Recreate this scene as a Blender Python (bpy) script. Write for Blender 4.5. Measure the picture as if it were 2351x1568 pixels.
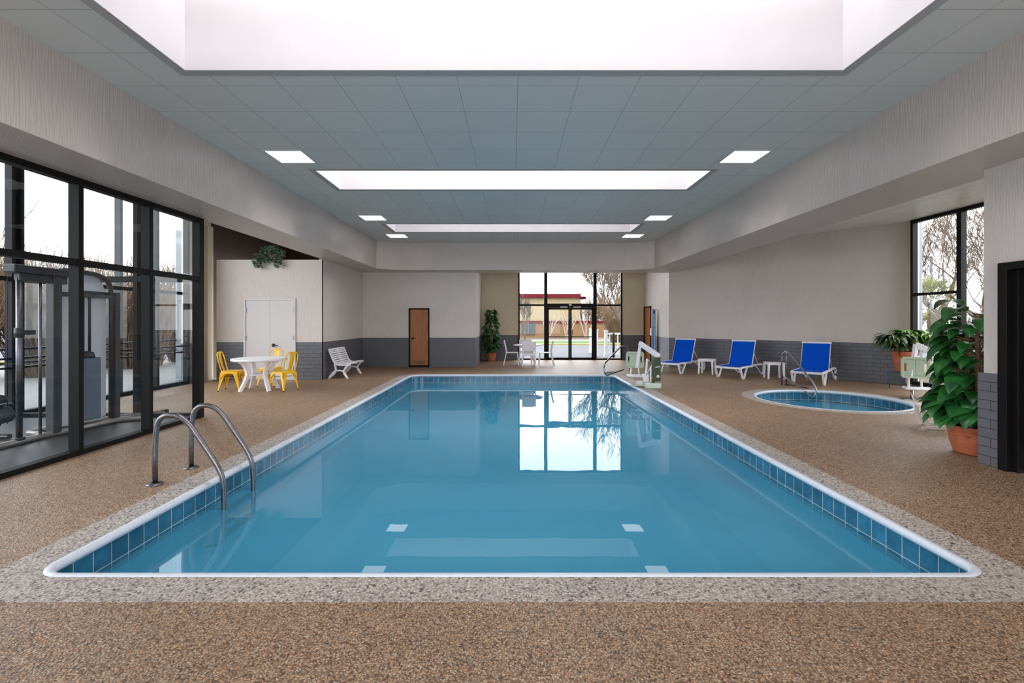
import bpy, bmesh, math, random
from mathutils import Vector, Matrix
R = math.radians
for o in list(bpy.data.objects): bpy.data.objects.remove(o)
SC = bpy.context.scene
COL = SC.collection
# ---------------------------------------------------------------- camera, world, lights
F = 1110.0; HZ = 738.0; CX = 1176.0; CH = 1.55
cd = bpy.data.cameras.new('camera'); cam = bpy.data.objects.new('camera', cd); COL.objects.link(cam)
cam.location = (0, 0, CH); cam.rotation_euler = (R(90), 0, 0)
cd.sensor_width = 36; cd.lens = F/2351*36; cd.shift_y = -(784-HZ)/2351; cd.shift_x = -(CX-1175.5)/2351
cd.clip_start = .05; cd.clip_end = 400
SC.camera = cam
SC.view_settings.view_transform = 'Standard'; SC.view_settings.look = 'None'
SC.view_settings.gamma = 1; SC.view_settings.use_curve_mapping = False
SC.view_settings.exposure = 1.18
SC.cycles.max_bounces = 10; SC.cycles.diffuse_bounces = 5; SC.cycles.transparent_max_bounces = 16
SC.cycles.sample_clamp_indirect = 6; SC.cycles.blur_glossy = .5
W = bpy.data.worlds.new('sky'); SC.world = W; W.use_nodes = True
wn = W.node_tree; bgn = wn.nodes['Background']
tc = wn.nodes.new('ShaderNodeTexCoord'); nz = wn.nodes.new('ShaderNodeTexNoise'); nz.inputs['Scale'].default_value = 3.0
nz.inputs['Detail'].default_value = 4
mp = wn.nodes.new('ShaderNodeMapping'); mp.inputs['Scale'].default_value = (1, 1, 3)
cr = wn.nodes.new('ShaderNodeValToRGB'); cr.color_ramp.elements[0].position = .3; cr.color_ramp.elements[1].position = .75
cr.color_ramp.elements[0].color = (.80, .85, .92, 1); cr.color_ramp.elements[1].color = (1, 1, 1, 1)
wn.links.new(tc.outputs['Generated'], mp.inputs['Vector']); wn.links.new(mp.outputs['Vector'], nz.inputs['Vector'])
wn.links.new(nz.outputs['Fac'], cr.inputs['Fac']); wn.links.new(cr.outputs['Color'], bgn.inputs['Color'])
bgn.inputs['Strength'].default_value = 2.8
CZ = 4.08           # main ceiling height
SKY_Y = [(-.80, .55), (3.60, 4.95), (7.98, 9.33), (12.42, 13.70)]
for i, (y0, y1) in enumerate(SKY_Y):       # daylight through the roof openings; the first, unseen behind the camera, added for light
    ld = bpy.data.lights.new('skylight_daylight', 'AREA'); ld.shape = 'RECTANGLE'
    ld.size = 6.5; ld.size_y = y1-y0-.25; ld.energy = (22, 78, 120, 72)[i]; ld.color = (1, .985, .985)
    lo = bpy.data.objects.new('skylight_daylight', ld); COL.objects.link(lo)
    lo.location = (.02, (y0+y1)/2, CZ+1.95)

# ---------------------------------------------------------------- helpers
def V(*a): return Vector(a)
def G(px, py, z=0.0):
    d = F*(CH-z)/(py-HZ); return Vector(((px-CX)/F*d, d, z))
def smooth(pts, r=.08, n=5):
    pts = [Vector(p) for p in pts]; out = [pts[0]]
    for i in range(1, len(pts)-1):
        a, b, c = pts[i-1], pts[i], pts[i+1]
        d1 = min(r, (a-b).length*.48); d2 = min(r, (c-b).length*.48)
        p = b+(a-b).normalized()*d1; q = b+(c-b).normalized()*d2
        for k in range(n+1):
            t = k/n; out.append(p*(1-t)**2+b*2*t*(1-t)+q*t*t)
    out.append(pts[-1]); return out
class MB:
    def __init__(s): s.v = []; s.f = []; s.uv = {}; s.m = []; s.sm = []
    def face(s, ids, m=0, uv=None, sm=False):
        s.f.append(tuple(ids)); s.m.append(m); s.sm.append(sm)
        if uv: s.uv[len(s.f)-1] = uv
        return s
    def box(s, c, d, rz=0, m=0, M=None):
        b = len(s.v); c = Vector(c)
        rot = Matrix.Rotation(rz, 3, 'Z') if M is None else M
        for x in (-.5, .5):
            for y in (-.5, .5):
                for z in (-.5, .5): s.v.append(c+rot@Vector((x*d[0], y*d[1], z*d[2])))
        for q in ((0,1,3,2),(4,6,7,5),(0,4,5,1),(2,3,7,6),(0,2,6,4),(1,5,7,3)): s.face([b+i for i in q], m)
        return s
    def b2(s, x0, x1, y0, y1, z0, z1, m=0):
        return s.box(((x0+x1)/2, (y0+y1)/2, (z0+z1)/2), (x1-x0, y1-y0, z1-z0), m=m)
    def tube(s, pts, r, n=10, ref=None, ry=None, ang=0, cap=True, m=0, sm=True):
        pts = [Vector(p) for p in pts]; N = len(pts); b = len(s.v)
        rr = r if isinstance(r, (list, tuple)) else [r]*N
        r2 = ry if isinstance(ry, (list, tuple)) else ([ry]*N if ry else rr)
        T = []
        for i in range(N):
            t = pts[min(i+1, N-1)]-pts[max(i-1, 0)]; T.append(t.normalized() if t.length > 1e-9 else Vector((0, 0, 1)))
        up = Vector(ref) if ref else None
        if up is None:
            up = Vector((0, 0, 1)) if abs(T[0].z) < .9 else Vector((1, 0, 0))
            up = (up-T[0]*up.dot(T[0])).normalized()
        for i in range(N):
            u = up-T[i]*up.dot(T[i])
            if u.length < 1e-6: u = Vector((1, 0, 0))-T[i]*T[i].x
            u.normalize(); w = T[i].cross(u)
            if not ref: up = u
            for k in range(n):
                a = 2*math.pi*k/n+ang; s.v.append(pts[i]+u*math.cos(a)*rr[i]+w*math.sin(a)*r2[i])
        for i in range(N-1):
            for k in range(n):
                k2 = (k+1) % n; s.face((b+i*n+k, b+i*n+k2, b+(i+1)*n+k2, b+(i+1)*n+k), m, sm=sm)
        if cap:
            s.face([b+k for k in range(n)][::-1], m); s.face([b+(N-1)*n+k for k in range(n)], m)
        return s
    def bar(s, pts, w, h, ref=(0, 0, 1), m=0):      # rectangular section: h along ref, w across
        k = math.sqrt(2)/2
        if not isinstance(w, (list, tuple)): w = [w]*len(pts)
        if not isinstance(h, (list, tuple)): h = [h]*len(pts)
        return s.tube(pts, [x*k for x in h], 4, ref, [x*k for x in w], R(45), m=m, sm=False)
    def lathe(s, prof, c=(0, 0, 0), n=32, cap0=True, cap1=False, m=0, sm=True):
        b = len(s.v); c = Vector(c)
        for (r, z) in prof:
            for k in range(n):
                a = 2*math.pi*k/n; s.v.append(c+Vector((r*math.cos(a), r*math.sin(a), z)))
        for i in range(len(prof)-1):
            for k in range(n):
                k2 = (k+1) % n; s.face((b+i*n+k, b+i*n+k2, b+(i+1)*n+k2, b+(i+1)*n+k), m, sm=sm)
        if cap0: s.face([b+k for k in range(n)][::-1], m)
        if cap1: s.face([b+(len(prof)-1)*n+k for k in range(n)], m)
        return s
    def prism(s, poly, z0, z1, m=0):
        b = len(s.v); n = len(poly)
        for z in (z0, z1):
            for p in poly: s.v.append(Vector((p[0], p[1], z)))
        for k in range(n):
            k2 = (k+1) % n; s.face((b+k, b+k2, b+n+k2, b+n+k), m)
        s.face([b+k for k in range(n)][::-1], m); s.face([b+n+k for k in range(n)], m)
        return s
    def xprism(s, poly, x0, x1, m=0):               # outline in (y, z), thickness along x
        b = len(s.v); n = len(poly)
        for x in (x0, x1):
            for p in poly: s.v.append(Vector((x, p[0], p[1])))
        for k in range(n):
            k2 = (k+1) % n; s.face((b+k, b+k2, b+n+k2, b+n+k), m)
        s.face([b+k for k in range(n)][::-1], m); s.face([b+n+k for k in range(n)], m)
        return s
    def build(s, name, mat, parent=None, bevel=0, label=None, tri=False, fixn=True):
        me = bpy.data.meshes.new(name); me.from_pydata([tuple(v) for v in s.v], [], s.f)
        mats = mat if isinstance(mat, (list, tuple)) else [mat]
        for x in mats: me.materials.append(x)
        me.polygons.foreach_set('material_index', s.m); me.polygons.foreach_set('use_smooth', s.sm)
        if s.uv:
            ul = me.uv_layers.new(name='UVMap')
            for fi, uvs in s.uv.items():
                p = me.polygons[fi]
                for k, li in enumerate(p.loop_indices): ul.data[li].uv = uvs[k]
        me.update()
        if fixn and len(s.f) < 20000:
            bm = bmesh.new(); bm.from_mesh(me); bmesh.ops.recalc_face_normals(bm, faces=bm.faces[:]); bm.to_mesh(me); bm.free()
        o = bpy.data.objects.new(name, me); COL.objects.link(o)
        if parent: o.parent = parent
        if label: o['label'] = label
        if bevel:
            md = o.modifiers.new('bevel', 'BEVEL'); md.width = bevel; md.segments = 2; md.limit_method = 'ANGLE'; md.angle_limit = R(40)
        return o
def tag(o, label, cat, group=None, kind=None):
    o['label'] = label; o['category'] = cat
    if group: o['group'] = group
    if kind: o['kind'] = kind
    return o
def thing(name, label, cat, loc=(0, 0, 0), rz=0, group=None):
    o = bpy.data.objects.new(name, None); COL.objects.link(o); o.empty_display_size = .1
    o.location = loc; o.rotation_euler = (0, 0, rz); return tag(o, label, cat, group)
def struct(o, label=None):
    o['kind'] = 'structure'
    if label: o['label'] = label
    return o
def sroot(name, label=None, loc=(0, 0, 0)):
    o = bpy.data.objects.new(name, None); COL.objects.link(o); o.location = loc; return struct(o, label)
def dup(root, loc, rz, label=None, scale=None):
    r = root.copy(); COL.objects.link(r); r.location = loc; r.rotation_euler = (0, 0, rz)
    if scale: r.scale = scale
    if label: r['label'] = label
    for ch in list(root.children):
        c = ch.copy(); COL.objects.link(c); c.parent = r
        for g in list(ch.children):
            d = g.copy(); COL.objects.link(d); d.parent = c
    return r

# ---------------------------------------------------------------- materials
def srgb(r, g, b):
    f = lambda c: (c/255/12.92) if c/255 <= .04045 else ((c/255+.055)/1.055)**2.4
    return (f(r), f(g), f(b), 1)
class NT:
    def __init__(s, name):
        s.mat = bpy.data.materials.new(name); s.mat.use_nodes = True; s.t = s.mat.node_tree; s.b = s.t.nodes['Principled BSDF']
    def n(s, ty, **kw):
        x = s.t.nodes.new(ty)
        for k, v in kw.items():
            if k in x.inputs: x.inputs[k].default_value = v
            else: setattr(x, k, v)
        return x
    def l(s, a, b): s.t.links.new(a, b)
    def ramp(s, fac, stops):
        r = s.n('ShaderNodeValToRGB'); e = r.color_ramp.elements
        while len(e) < len(stops): e.new(.5)
        for k, (p, c) in enumerate(stops): e[k].position = p; e[k].color = c
        s.l(fac, r.inputs['Fac']); return r
    def bump(s, h, strength=.3, dist=.01):
        b = s.n('ShaderNodeBump'); b.inputs['Strength'].default_value = strength; b.inputs['Distance'].default_value = dist
        s.l(h, b.inputs['Height']); s.l(b.outputs['Normal'], s.b.inputs['Normal']); return b
    def coord(s, out='Object', scale=(1, 1, 1), loc=(0, 0, 0)):
        t = s.n('ShaderNodeTexCoord'); m = s.n('ShaderNodeMapping'); m.inputs['Scale'].default_value = scale; m.inputs['Location'].default_value = loc
        s.l(t.outputs[out], m.inputs['Vector']); return m.outputs['Vector']
def plain(name, col, rough=.5, metal=0, var=.06, scale=20, spec=.5):
    n = NT(name); n.b.inputs['Roughness'].default_value = rough; n.b.inputs['Metallic'].default_value = metal
    n.b.inputs['Specular IOR Level'].default_value = spec
    t = n.n('ShaderNodeTexNoise', Scale=scale); n.l(n.coord(), t.inputs['Vector'])
    a = tuple(c*(1-var) for c in col[:3])+(1,); b = tuple(min(1, c*(1+var)) for c in col[:3])+(1,)
    r = n.ramp(t.outputs['Fac'], [(.3, a), (.7, b)]); n.l(r.outputs['Color'], n.b.inputs['Base Color']); return n.mat
def paint(name, col, rough=.42, bs=.35):
    n = NT(name); n.b.inputs['Roughness'].default_value = rough
    t = n.n('ShaderNodeTexNoise', Scale=1.0, Detail=4.0); n.l(n.coord(scale=(45, 45, 5)), t.inputs['Vector'])
    t2 = n.n('ShaderNodeTexNoise', Scale=.8, Detail=2.0); n.l(n.coord(), t2.inputs['Vector'])
    mx = n.n('ShaderNodeMath', operation='ADD'); n.l(t.outputs['Fac'], mx.inputs[0]); n.l(t2.outputs['Fac'], mx.inputs[1])
    r = n.ramp(mx.outputs[0], [(.3, tuple(c*.94 for c in col[:3])+(1,)), (1.0, tuple(c*1.04 for c in col[:3])+(1,))])
    r.color_ramp.elements[0].position = .7
    n.l(r.outputs['Color'], n.b.inputs['Base Color']); n.bump(t.outputs['Fac'], bs, .012); return n.mat
def brickpaint(name, col, lines=.8, rough=.45):
    n = NT(name); n.b.inputs['Roughness'].default_value = rough
    t = n.n('ShaderNodeTexBrick'); n.l(n.coord('UV'), t.inputs['Vector'])
    t.inputs['Scale'].default_value = 1; t.inputs['Brick Width'].default_value = .29; t.inputs['Row Height'].default_value = .1
    t.inputs['Mortar Size'].default_value = .005; t.inputs['Mortar Smooth'].default_value = .3
    t.inputs['Color1'].default_value = col; t.inputs['Color2'].default_value = tuple(c*1.12 for c in col[:3])+(1,)
    t.inputs['Mortar'].default_value = tuple(c*lines for c in col[:3])+(1,)
    n.l(t.outputs['Color'], n.b.inputs['Base Color'])
    inv = n.n('ShaderNodeMath', operation='SUBTRACT'); inv.inputs[0].default_value = 1; n.l(t.outputs['Fac'], inv.inputs[1])
    n.bump(inv.outputs[0], .6, .006); return n.mat
def tilemat(name, size, col, grout, ms, off=(0, 0, 0), rough=.2, out='UV', bumpd=.003, var=.35, noise=6):
    n = NT(name); n.b.inputs['Roughness'].default_value = rough
    t = n.n('ShaderNodeTexBrick'); t.offset = 0; n.l(n.coord(out, loc=off), t.inputs['Vector'])
    t.inputs['Scale'].default_value = 1; t.inputs['Brick Width'].default_value = size; t.inputs['Row Height'].default_value = size
    t.inputs['Mortar Size'].default_value = ms; t.inputs['Mortar Smooth'].default_value = .1
    t.inputs['Color1'].default_value = tuple(c*(1-var/2) for c in col[:3])+(1,); t.inputs['Color2'].default_value = tuple(c*(1+var/2) for c in col[:3])+(1,)
    t.inputs['Mortar'].default_value = grout
    k = n.n('ShaderNodeTexNoise', Scale=noise, Detail=5.0); n.l(n.coord(), k.inputs['Vector'])
    r = n.ramp(k.outputs['Fac'], [(.3, (1-var, 1-var, 1-var, 1)), (.7, (1, 1, 1, 1))])
    m = n.n('ShaderNodeMixRGB', blend_type='MULTIPLY'); m.inputs[0].default_value = 1
    n.l(t.outputs['Color'], m.inputs[1]); n.l(r.outputs['Color'], m.inputs[2]); n.l(m.outputs[0], n.b.inputs['Base Color'])
    inv = n.n('ShaderNodeMath', operation='SUBTRACT'); inv.inputs[0].default_value = 1; n.l(t.outputs['Fac'], inv.inputs[1])
    n.bump(inv.outputs[0], .5, bumpd); return n.mat
def pebble(name, stops, scale, gap=.35, bs=.6, rough=.6):
    n = NT(name); n.b.inputs['Roughness'].default_value = rough
    v = n.n('ShaderNodeTexVoronoi', Scale=scale); n.l(n.coord(), v.inputs['Vector'])
    sep = n.n('ShaderNodeSeparateColor'); n.l(v.outputs['Color'], sep.inputs[0])
    r = n.ramp(sep.outputs[0], stops)
    d = n.ramp(v.outputs['Distance'], [(.25, (1, 1, 1, 1)), (.62, (gap, gap, gap, 1))])
    k = n.n('ShaderNodeTexNoise', Scale=1.3, Detail=3.0); n.l(n.coord(), k.inputs['Vector'])
    kr = n.ramp(k.outputs['Fac'], [(.3, (.86, .86, .86, 1)), (.7, (1.0, 1.0, 1.0, 1))])
    m = n.n('ShaderNodeMixRGB', blend_type='MULTIPLY'); m.inputs[0].default_value = 1; n.l(r.outputs['Color'], m.inputs[1]); n.l(d.outputs['Color'], m.inputs[2])
    m2 = n.n('ShaderNodeMixRGB', blend_type='MULTIPLY'); m2.inputs[0].default_value = 1; n.l(m.outputs[0], m2.inputs[1]); n.l(kr.outputs['Color'], m2.inputs[2])
    n.l(m2.outputs[0], n.b.inputs['Base Color'])
    inv = n.n('ShaderNodeMath', operation='SUBTRACT'); inv.inputs[0].default_value = 1; n.l(v.outputs['Distance'], inv.inputs[1])
    n.bump(inv.outputs[0], bs, .004); return n.mat
def woodmat(name, c1, c2):
    n = NT(name); n.b.inputs['Roughness'].default_value = .4
    t = n.n('ShaderNodeTexNoise', Scale=3.0, Detail=6.0); n.l(n.coord(scale=(14, 14, 1)), t.inputs['Vector'])
    r = n.ramp(t.outputs['Fac'], [(.3, c1), (.7, c2)]); n.l(r.outputs['Color'], n.b.inputs['Base Color']); return n.mat
def glassmat(name, tint=(1, 1, 1, 1), refl=1.0, rough=0):
    n = NT(name); t = n.t; t.nodes.remove(n.b)
    fr = n.n('ShaderNodeFresnel'); ge = n.n('ShaderNodeNewGeometry'); ma = n.n('ShaderNodeMath', operation='MULTIPLY_ADD')
    ma.inputs[1].default_value = 1/1.5-1.5; ma.inputs[2].default_value = 1.5; n.l(ge.outputs['Backfacing'], ma.inputs[0]); n.l(ma.outputs[0], fr.inputs['IOR'])
    mu = n.n('ShaderNodeMath', operation='MULTIPLY'); mu.inputs[1].default_value = refl; n.l(fr.outputs[0], mu.inputs[0])
    tr = n.n('ShaderNodeBsdfTransparent'); tr.inputs[0].default_value = tint
    gl = n.n('ShaderNodeBsdfGlossy'); gl.inputs['Roughness'].default_value = rough
    mx = n.n('ShaderNodeMixShader'); n.l(mu.outputs[0], mx.inputs[0]); n.l(tr.outputs[0], mx.inputs[1]); n.l(gl.outputs[0], mx.inputs[2])
    n.l(mx.outputs[0], t.nodes['Material Output'].inputs['Surface']); return n.mat
def emis(name, col, s):
    n = NT(name); n.b.inputs['Base Color'].default_value = col; n.b.inputs['Emission Color'].default_value = col; n.b.inputs['Emission Strength'].default_value = s
    k = n.n('ShaderNodeTexNoise', Scale=3.0); n.l(n.coord(), k.inputs['Vector'])
    r = n.ramp(k.outputs['Fac'], [(.2, tuple(c*.93 for c in col[:3])+(1,)), (.8, col)]); n.l(r.outputs['Color'], n.b.inputs['Emission Color']); return n.mat
def leafmat(name, c1, c2, scale=7):
    n = NT(name); n.b.inputs['Roughness'].default_value = .32
    k = n.n('ShaderNodeTexNoise', Scale=scale, Detail=3.0); n.l(n.coord(), k.inputs['Vector'])
    r = n.ramp(k.outputs['Fac'], [(.32, c1), (.68, c2)]); n.l(r.outputs['Color'], n.b.inputs['Base Color'])
    n.b.inputs['Transmission Weight'].default_value = 0.0; return n.mat

BEIGE = paint('wall_paint', srgb(207, 197, 190))
SOFFIT = paint('bulkhead_paint', srgb(198, 187, 180), .34, .6)
CREAM = paint('cream_paint', srgb(205, 190, 160))
GREY = paint('grey_dado', srgb(92, 92, 97), .5, .2)
GBRICK = brickpaint('grey_painted_block', srgb(98, 99, 105), .4)
SHADEBROWN = paint('void_shade_brown', srgb(66, 50, 40), .8)  # dark brown stands in for the shade above the storage room
TILEC = tilemat('ceiling_tile', .635, srgb(212, 214, 211), srgb(168, 170, 169), .0045, (-.06, -5.19+.635*12, 0), .55, 'Object', .004, .04, 90)
TILER = tilemat('ceiling_tile_pale', .635, srgb(236, 238, 238), srgb(186, 190, 192), .006, (0, 0, 0), .4, 'Object', .004, .04, 90)
WELL = plain('skylight_white', srgb(200, 197, 199), .7, var=.02, scale=3)
TRIMG = plain('skylight_trim_grey', srgb(172, 170, 170), .6, var=.03)
FLOOR = pebble('pebble_deck', [(0, srgb(96, 72, 54)), (.3, srgb(178, 134, 98)), (.6, srgb(214, 170, 128)), (.85, srgb(182, 160, 140)), (1, srgb(232, 206, 174))], 110, .44, rough=.45)
CONC = pebble('speckled_coping', [(0, srgb(92, 84, 80)), (.16, srgb(176, 164, 154)), (.5, srgb(202, 190, 180)), (1, srgb(222, 210, 200))], 75, .6, .3)
LIP = plain('white_nosing', srgb(210, 216, 226), .35, var=.03)
PTILE = tilemat('pool_tile', .155, srgb(54, 120, 152), srgb(200, 208, 208), .004, (0, .0585, 0), .15, 'UV', .002, .4, 7)
BASIN = plain('pool_plaster', srgb(150, 205, 226), .6, var=.04, scale=1.5)
RUBBER = plain('black_rubber_floor', srgb(62, 62, 66), .45, var=.1, scale=60)
BLACK = plain('dark_bronze_frame', srgb(17, 15, 15), .5, var=.08, spec=.18)
GLASS = glassmat('window_glass', (.95, .97, .97, 1), .55)
GGLASS = glassmat('gym_glass', (.86, .89, .91, 1), .8)
STEEL = plain('brushed_steel', srgb(150, 150, 156), .28, 1, var=.08, scale=40)
STEELD = plain('weathered_steel', srgb(128, 126, 130), .34, 1, var=.18, scale=30)
WHITE = plain('white_plastic', srgb(238, 236, 240), .4, var=.02)
OFFW = plain('ivory_plastic', srgb(226, 218, 208), .45, var=.03)
BLUE = plain('blue_sling', srgb(0, 80, 200), .9, var=.08, scale=200, spec=.12)
YELLOW = plain('yellow_enamel', srgb(248, 192, 16), .28, var=.05, scale=5)
WOODO = woodmat('orange_wood', srgb(150, 88, 40), srgb(172, 106, 54))
WOODD = woodmat('dark_wood', srgb(50, 26, 24), srgb(66, 34, 30))
DOORW = plain('door_white', srgb(212, 207, 205), .45, var=.02)
LOUV = plain('brown_louvre', srgb(120, 92, 66), .5)
TERRA = plain('terracotta', srgb(186, 104, 70), .65, var=.12, scale=9)
SOIL = plain('potting_soil', srgb(58, 42, 32), .9, var=.3, scale=60)
GREEN = leafmat('green_leaf', srgb(18, 66, 30), srgb(52, 122, 52))
GREEN2 = leafmat('bright_leaf', srgb(40, 92, 30), srgb(130, 168, 60), 5)
GREEN3 = leafmat('ivy_leaf', srgb(34, 68, 50), srgb(150, 172, 150), 18)
STEM = plain('bamboo_stem', srgb(150, 118, 80), .7, var=.2)
LIFTG = plain('sage_plastic', srgb(176, 190, 164), .45, var=.04)
LIFTC = plain('pale_green_cap', srgb(192, 210, 196), .4, var=.04)
DKGREEN = plain('dark_green_pack', srgb(58, 76, 52), .45, var=.1)
TEAL = plain('teal_metal', srgb(46, 100, 118), .4)
FROST = glassmat('smoked_cover', (.6, .62, .66, 1), 1.0, .15)
GUARD = plain('grey_shroud', srgb(222, 224, 228), .35, var=.03)
CHAR = plain('charcoal_metal', srgb(56, 58, 62), .4, var=.1)
PANEL = emis('lit_diffuser', (1, .99, .98, 1), 1.5)
ROPEB = plain('rope_blue', srgb(50, 108, 176), .5, var=.1)
ASPH = plain('asphalt', srgb(138, 140, 146), .9, var=.1, scale=30)
GRASS = plain('grass', srgb(110, 150, 60), .9, var=.25, scale=12)
MULCH = plain('mulch_ground', srgb(150, 128, 104), .9, var=.2, scale=8)
CURBY = plain('yellow_curb', srgb(220, 190, 70), .7)
CONCX = plain('pale_concrete', srgb(196, 192, 186), .8, var=.05)
STUCCO = plain('cream_stucco', srgb(212, 192, 150), .9, var=.04, scale=2)
XBRICK = plain('tan_brick', srgb(176, 136, 96), .9, var=.1, scale=25)
REDT = plain('red_fascia', srgb(104, 30, 38), .9, spec=.1)
DKGLASS = plain('dark_glass', srgb(54, 62, 66), .15)
BARK = plain('bare_bark', srgb(112, 94, 80), .9, var=.2)
BARKP = plain('pale_bark', srgb(188, 174, 158), .9, var=.15)
TWIG = plain('brown_twig', srgb(150, 118, 84), .9, var=.3, scale=3)
SILV = plain('grey_cladding', srgb(120, 126, 134), .5, var=.05)
for _m, _f in ((ASPH, .33), (GRASS, .33), (MULCH, .35), (CURBY, .35), (CONCX, .33), (STUCCO, .42), (XBRICK, .42), (BARKP, .62), (TWIG, .55), (BARK, .6), (REDT, .7)):
    for _n in _m.node_tree.nodes:
        if _n.type == 'VALTORGB':
            for _e in _n.color_ramp.elements: _e.color = tuple(c*_f for c in _e.color[:3])+(1,)
def watermat():
    n = NT('pool_water'); t = n.t; t.nodes.remove(n.b)
    w = n.n('ShaderNodeTexNoise', Scale=2.0, Detail=2.0); n.l(n.coord(), w.inputs['Vector'])
    bp = n.n('ShaderNodeBump'); bp.inputs['Strength'].default_value = .03; bp.inputs['Distance'].default_value = .02; n.l(w.outputs['Fac'], bp.inputs['Height'])
    fr = n.n('ShaderNodeFresnel', IOR=1.333); gl = n.n('ShaderNodeBsdfGlossy'); gl.inputs['Roughness'].default_value = 0
    rf = n.n('ShaderNodeBsdfRefraction', IOR=1.333); rf.inputs['Roughness'].default_value = 0; rf.inputs['Color'].default_value = (.62, .93, 1, 1)
    df = n.n('ShaderNodeBsdfDiffuse')
    k = n.n('ShaderNodeTexNoise', Scale=.5, Detail=3.0); n.l(n.coord(), k.inputs['Vector'])
    r = n.ramp(k.outputs['Fac'], [(.3, srgb(76, 176, 216)), (.7, srgb(98, 186, 220))]); n.l(r.outputs['Color'], df.inputs['Color'])
    for x in (fr, gl, rf): n.l(bp.outputs['Normal'], x.inputs['Normal'])
    m1 = n.n('ShaderNodeMixShader'); m1.inputs[0].default_value = .40; n.l(rf.outputs[0], m1.inputs[1]); n.l(df.outputs[0], m1.inputs[2])
    m2 = n.n('ShaderNodeMixShader'); n.l(fr.outputs[0], m2.inputs[0]); n.l(m1.outputs[0], m2.inputs[1]); n.l(gl.outputs[0], m2.inputs[2])
    n.l(m2.outputs[0], t.nodes['Material Output'].inputs['Surface']); return n.mat
WATER = watermat()
# ---------------------------------------------------------------- structure
def wall(name, p0, p1, z0, z1, t, mats, holes=(), dado=None, label=None):
    """visible face p0->p1; thickness t towards the right hand of p0->p1 (negative: left)"""
    p0 = Vector((p0[0], p0[1], 0)); p1 = Vector((p1[0], p1[1], 0)); L = (p1-p0).length; d = (p1-p0)/L; nn = Vector((d.y, -d.x, 0))*t
    us = sorted({0, L, *[h[0] for h in holes], *[h[1] for h in holes]}); zs = sorted({z0, z1, *[h[2] for h in holes], *[h[3] for h in holes], *([dado] if dado else [])})
    us = [u for u in us if 0 <= u <= L]; zs = [z for z in zs if z0 <= z <= z1]
    mb = MB()
    for i in range(len(us)-1):
        for j in range(len(zs)-1):
            a, b, c, e = us[i], us[i+1], zs[j], zs[j+1]
            if any(h[0] <= (a+b)/2 <= h[1] and h[2] <= (c+e)/2 <= h[3] for h in holes): continue
            mi = 1 if (dado and e <= dado+1e-6) else 0
            bb = len(mb.v); P = []
            for (u, z, k) in ((a, c, 0), (b, c, 0), (b, e, 0), (a, e, 0), (a, c, 1), (b, c, 1), (b, e, 1), (a, e, 1)):
                mb.v.append(p0+d*u+nn*k+Vector((0, 0, z))); P.append((u+(abs(t)*k), z))
            for q in ((0, 1, 2, 3), (5, 4, 7, 6), (4, 0, 3, 7), (1, 5, 6, 2), (3, 2, 6, 7), (4, 5, 1, 0)):
                mb.face([bb+x for x in q], mi, uv=[P[x] for x in q])
    return struct(mb.build(name, mats), label)
def plate(name, x0, x1, y0, y1, z0, z1, mat, holes=()):
    xs = sorted({x0, x1, *[h[0] for h in holes], *[h[1] for h in holes]}); ys = sorted({y0, y1, *[h[2] for h in holes], *[h[3] for h in holes]})
    mb = MB()
    for i in range(len(xs)-1):
        for j in range(len(ys)-1):
            mx, my = (xs[i]+xs[i+1])/2, (ys[j]+ys[j+1])/2
            if any(h[0] < mx < h[1] and h[2] < my < h[3] for h in holes): continue
            mb.b2(xs[i], xs[i+1], ys[j], ys[j+1], z0, z1)
    return struct(mb.build(name, mat))
# key coordinates
GX = -5.06; GY = 7.87; EX = -8.1        # gym glass line, gym far glass, exterior window line
BY = 16.42; AY = 19.55; AXL = -1.24; AXR = 5.32
RX = 9.6; RY = 11.8; WX = 5.18; WY = 5.31; YB = -3.2
BZ = 3.21
# pool / spa outlines
def rrect(x0, x1, y0, y1, r, d, n=6):
    x0 -= d; x1 += d; y0 -= d; y1 += d; rs = [max(.01, q+d) for q in r]
    out = []
    for (cx, cy, a0, q) in ((x1-rs[0], y0+rs[0], -90, rs[0]), (x1-rs[1], y1-rs[1], 0, rs[1]), (x0+rs[2], y1-rs[2], 90, rs[2]), (x0+rs[3], y0+rs[3], 180, rs[3])):
        for k in range(n+1):
            a = R(a0+90*k/n); out.append((cx+q*math.cos(a), cy+q*math.sin(a)))
    return out
PR = (-2.93, 2.93, 2.95, 14.06); PC = (.16, .35, .35, .16)
def pool_o(d): return rrect(*PR, PC, d)
SPC = (6.30, 9.62); SPR = 1.33
def spa_o(d): return [(SPC[0]+(SPR+d)*math.cos(2*math.pi*k/64), SPC[1]+(SPR+d)*math.sin(2*math.pi*k/64)) for k in range(64)]
def loft(ofn, prof, mat, name, parent, sm=True, closed=False, uvs=True, label=None):
    mb = MB(); n = len(ofn(0)); base = ofn(0)
    per = [0]
    for k in range(n): per.append(per[-1]+(Vector(base[(k+1) % n])-Vector(base[k])).length)
    for (d, z) in prof:
        for p in ofn(d): mb.v.append(Vector((p[0], p[1], z)))
    for i in range(len(prof)-1):
        for k in range(n):
            k2 = (k+1) % n
            mb.face((i*n+k, i*n+k2, (i+1)*n+k2, (i+1)*n+k), uv=[(per[k], prof[i][1]), (per[k+1], prof[i][1]), (per[k+1], prof[i+1][1]), (per[k], prof[i+1][1])], sm=sm)
    if closed: mb.face([(len(prof)-1)*n+k for k in range(n)])
    return mb.build(name, mat, parent, label=label)
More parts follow.
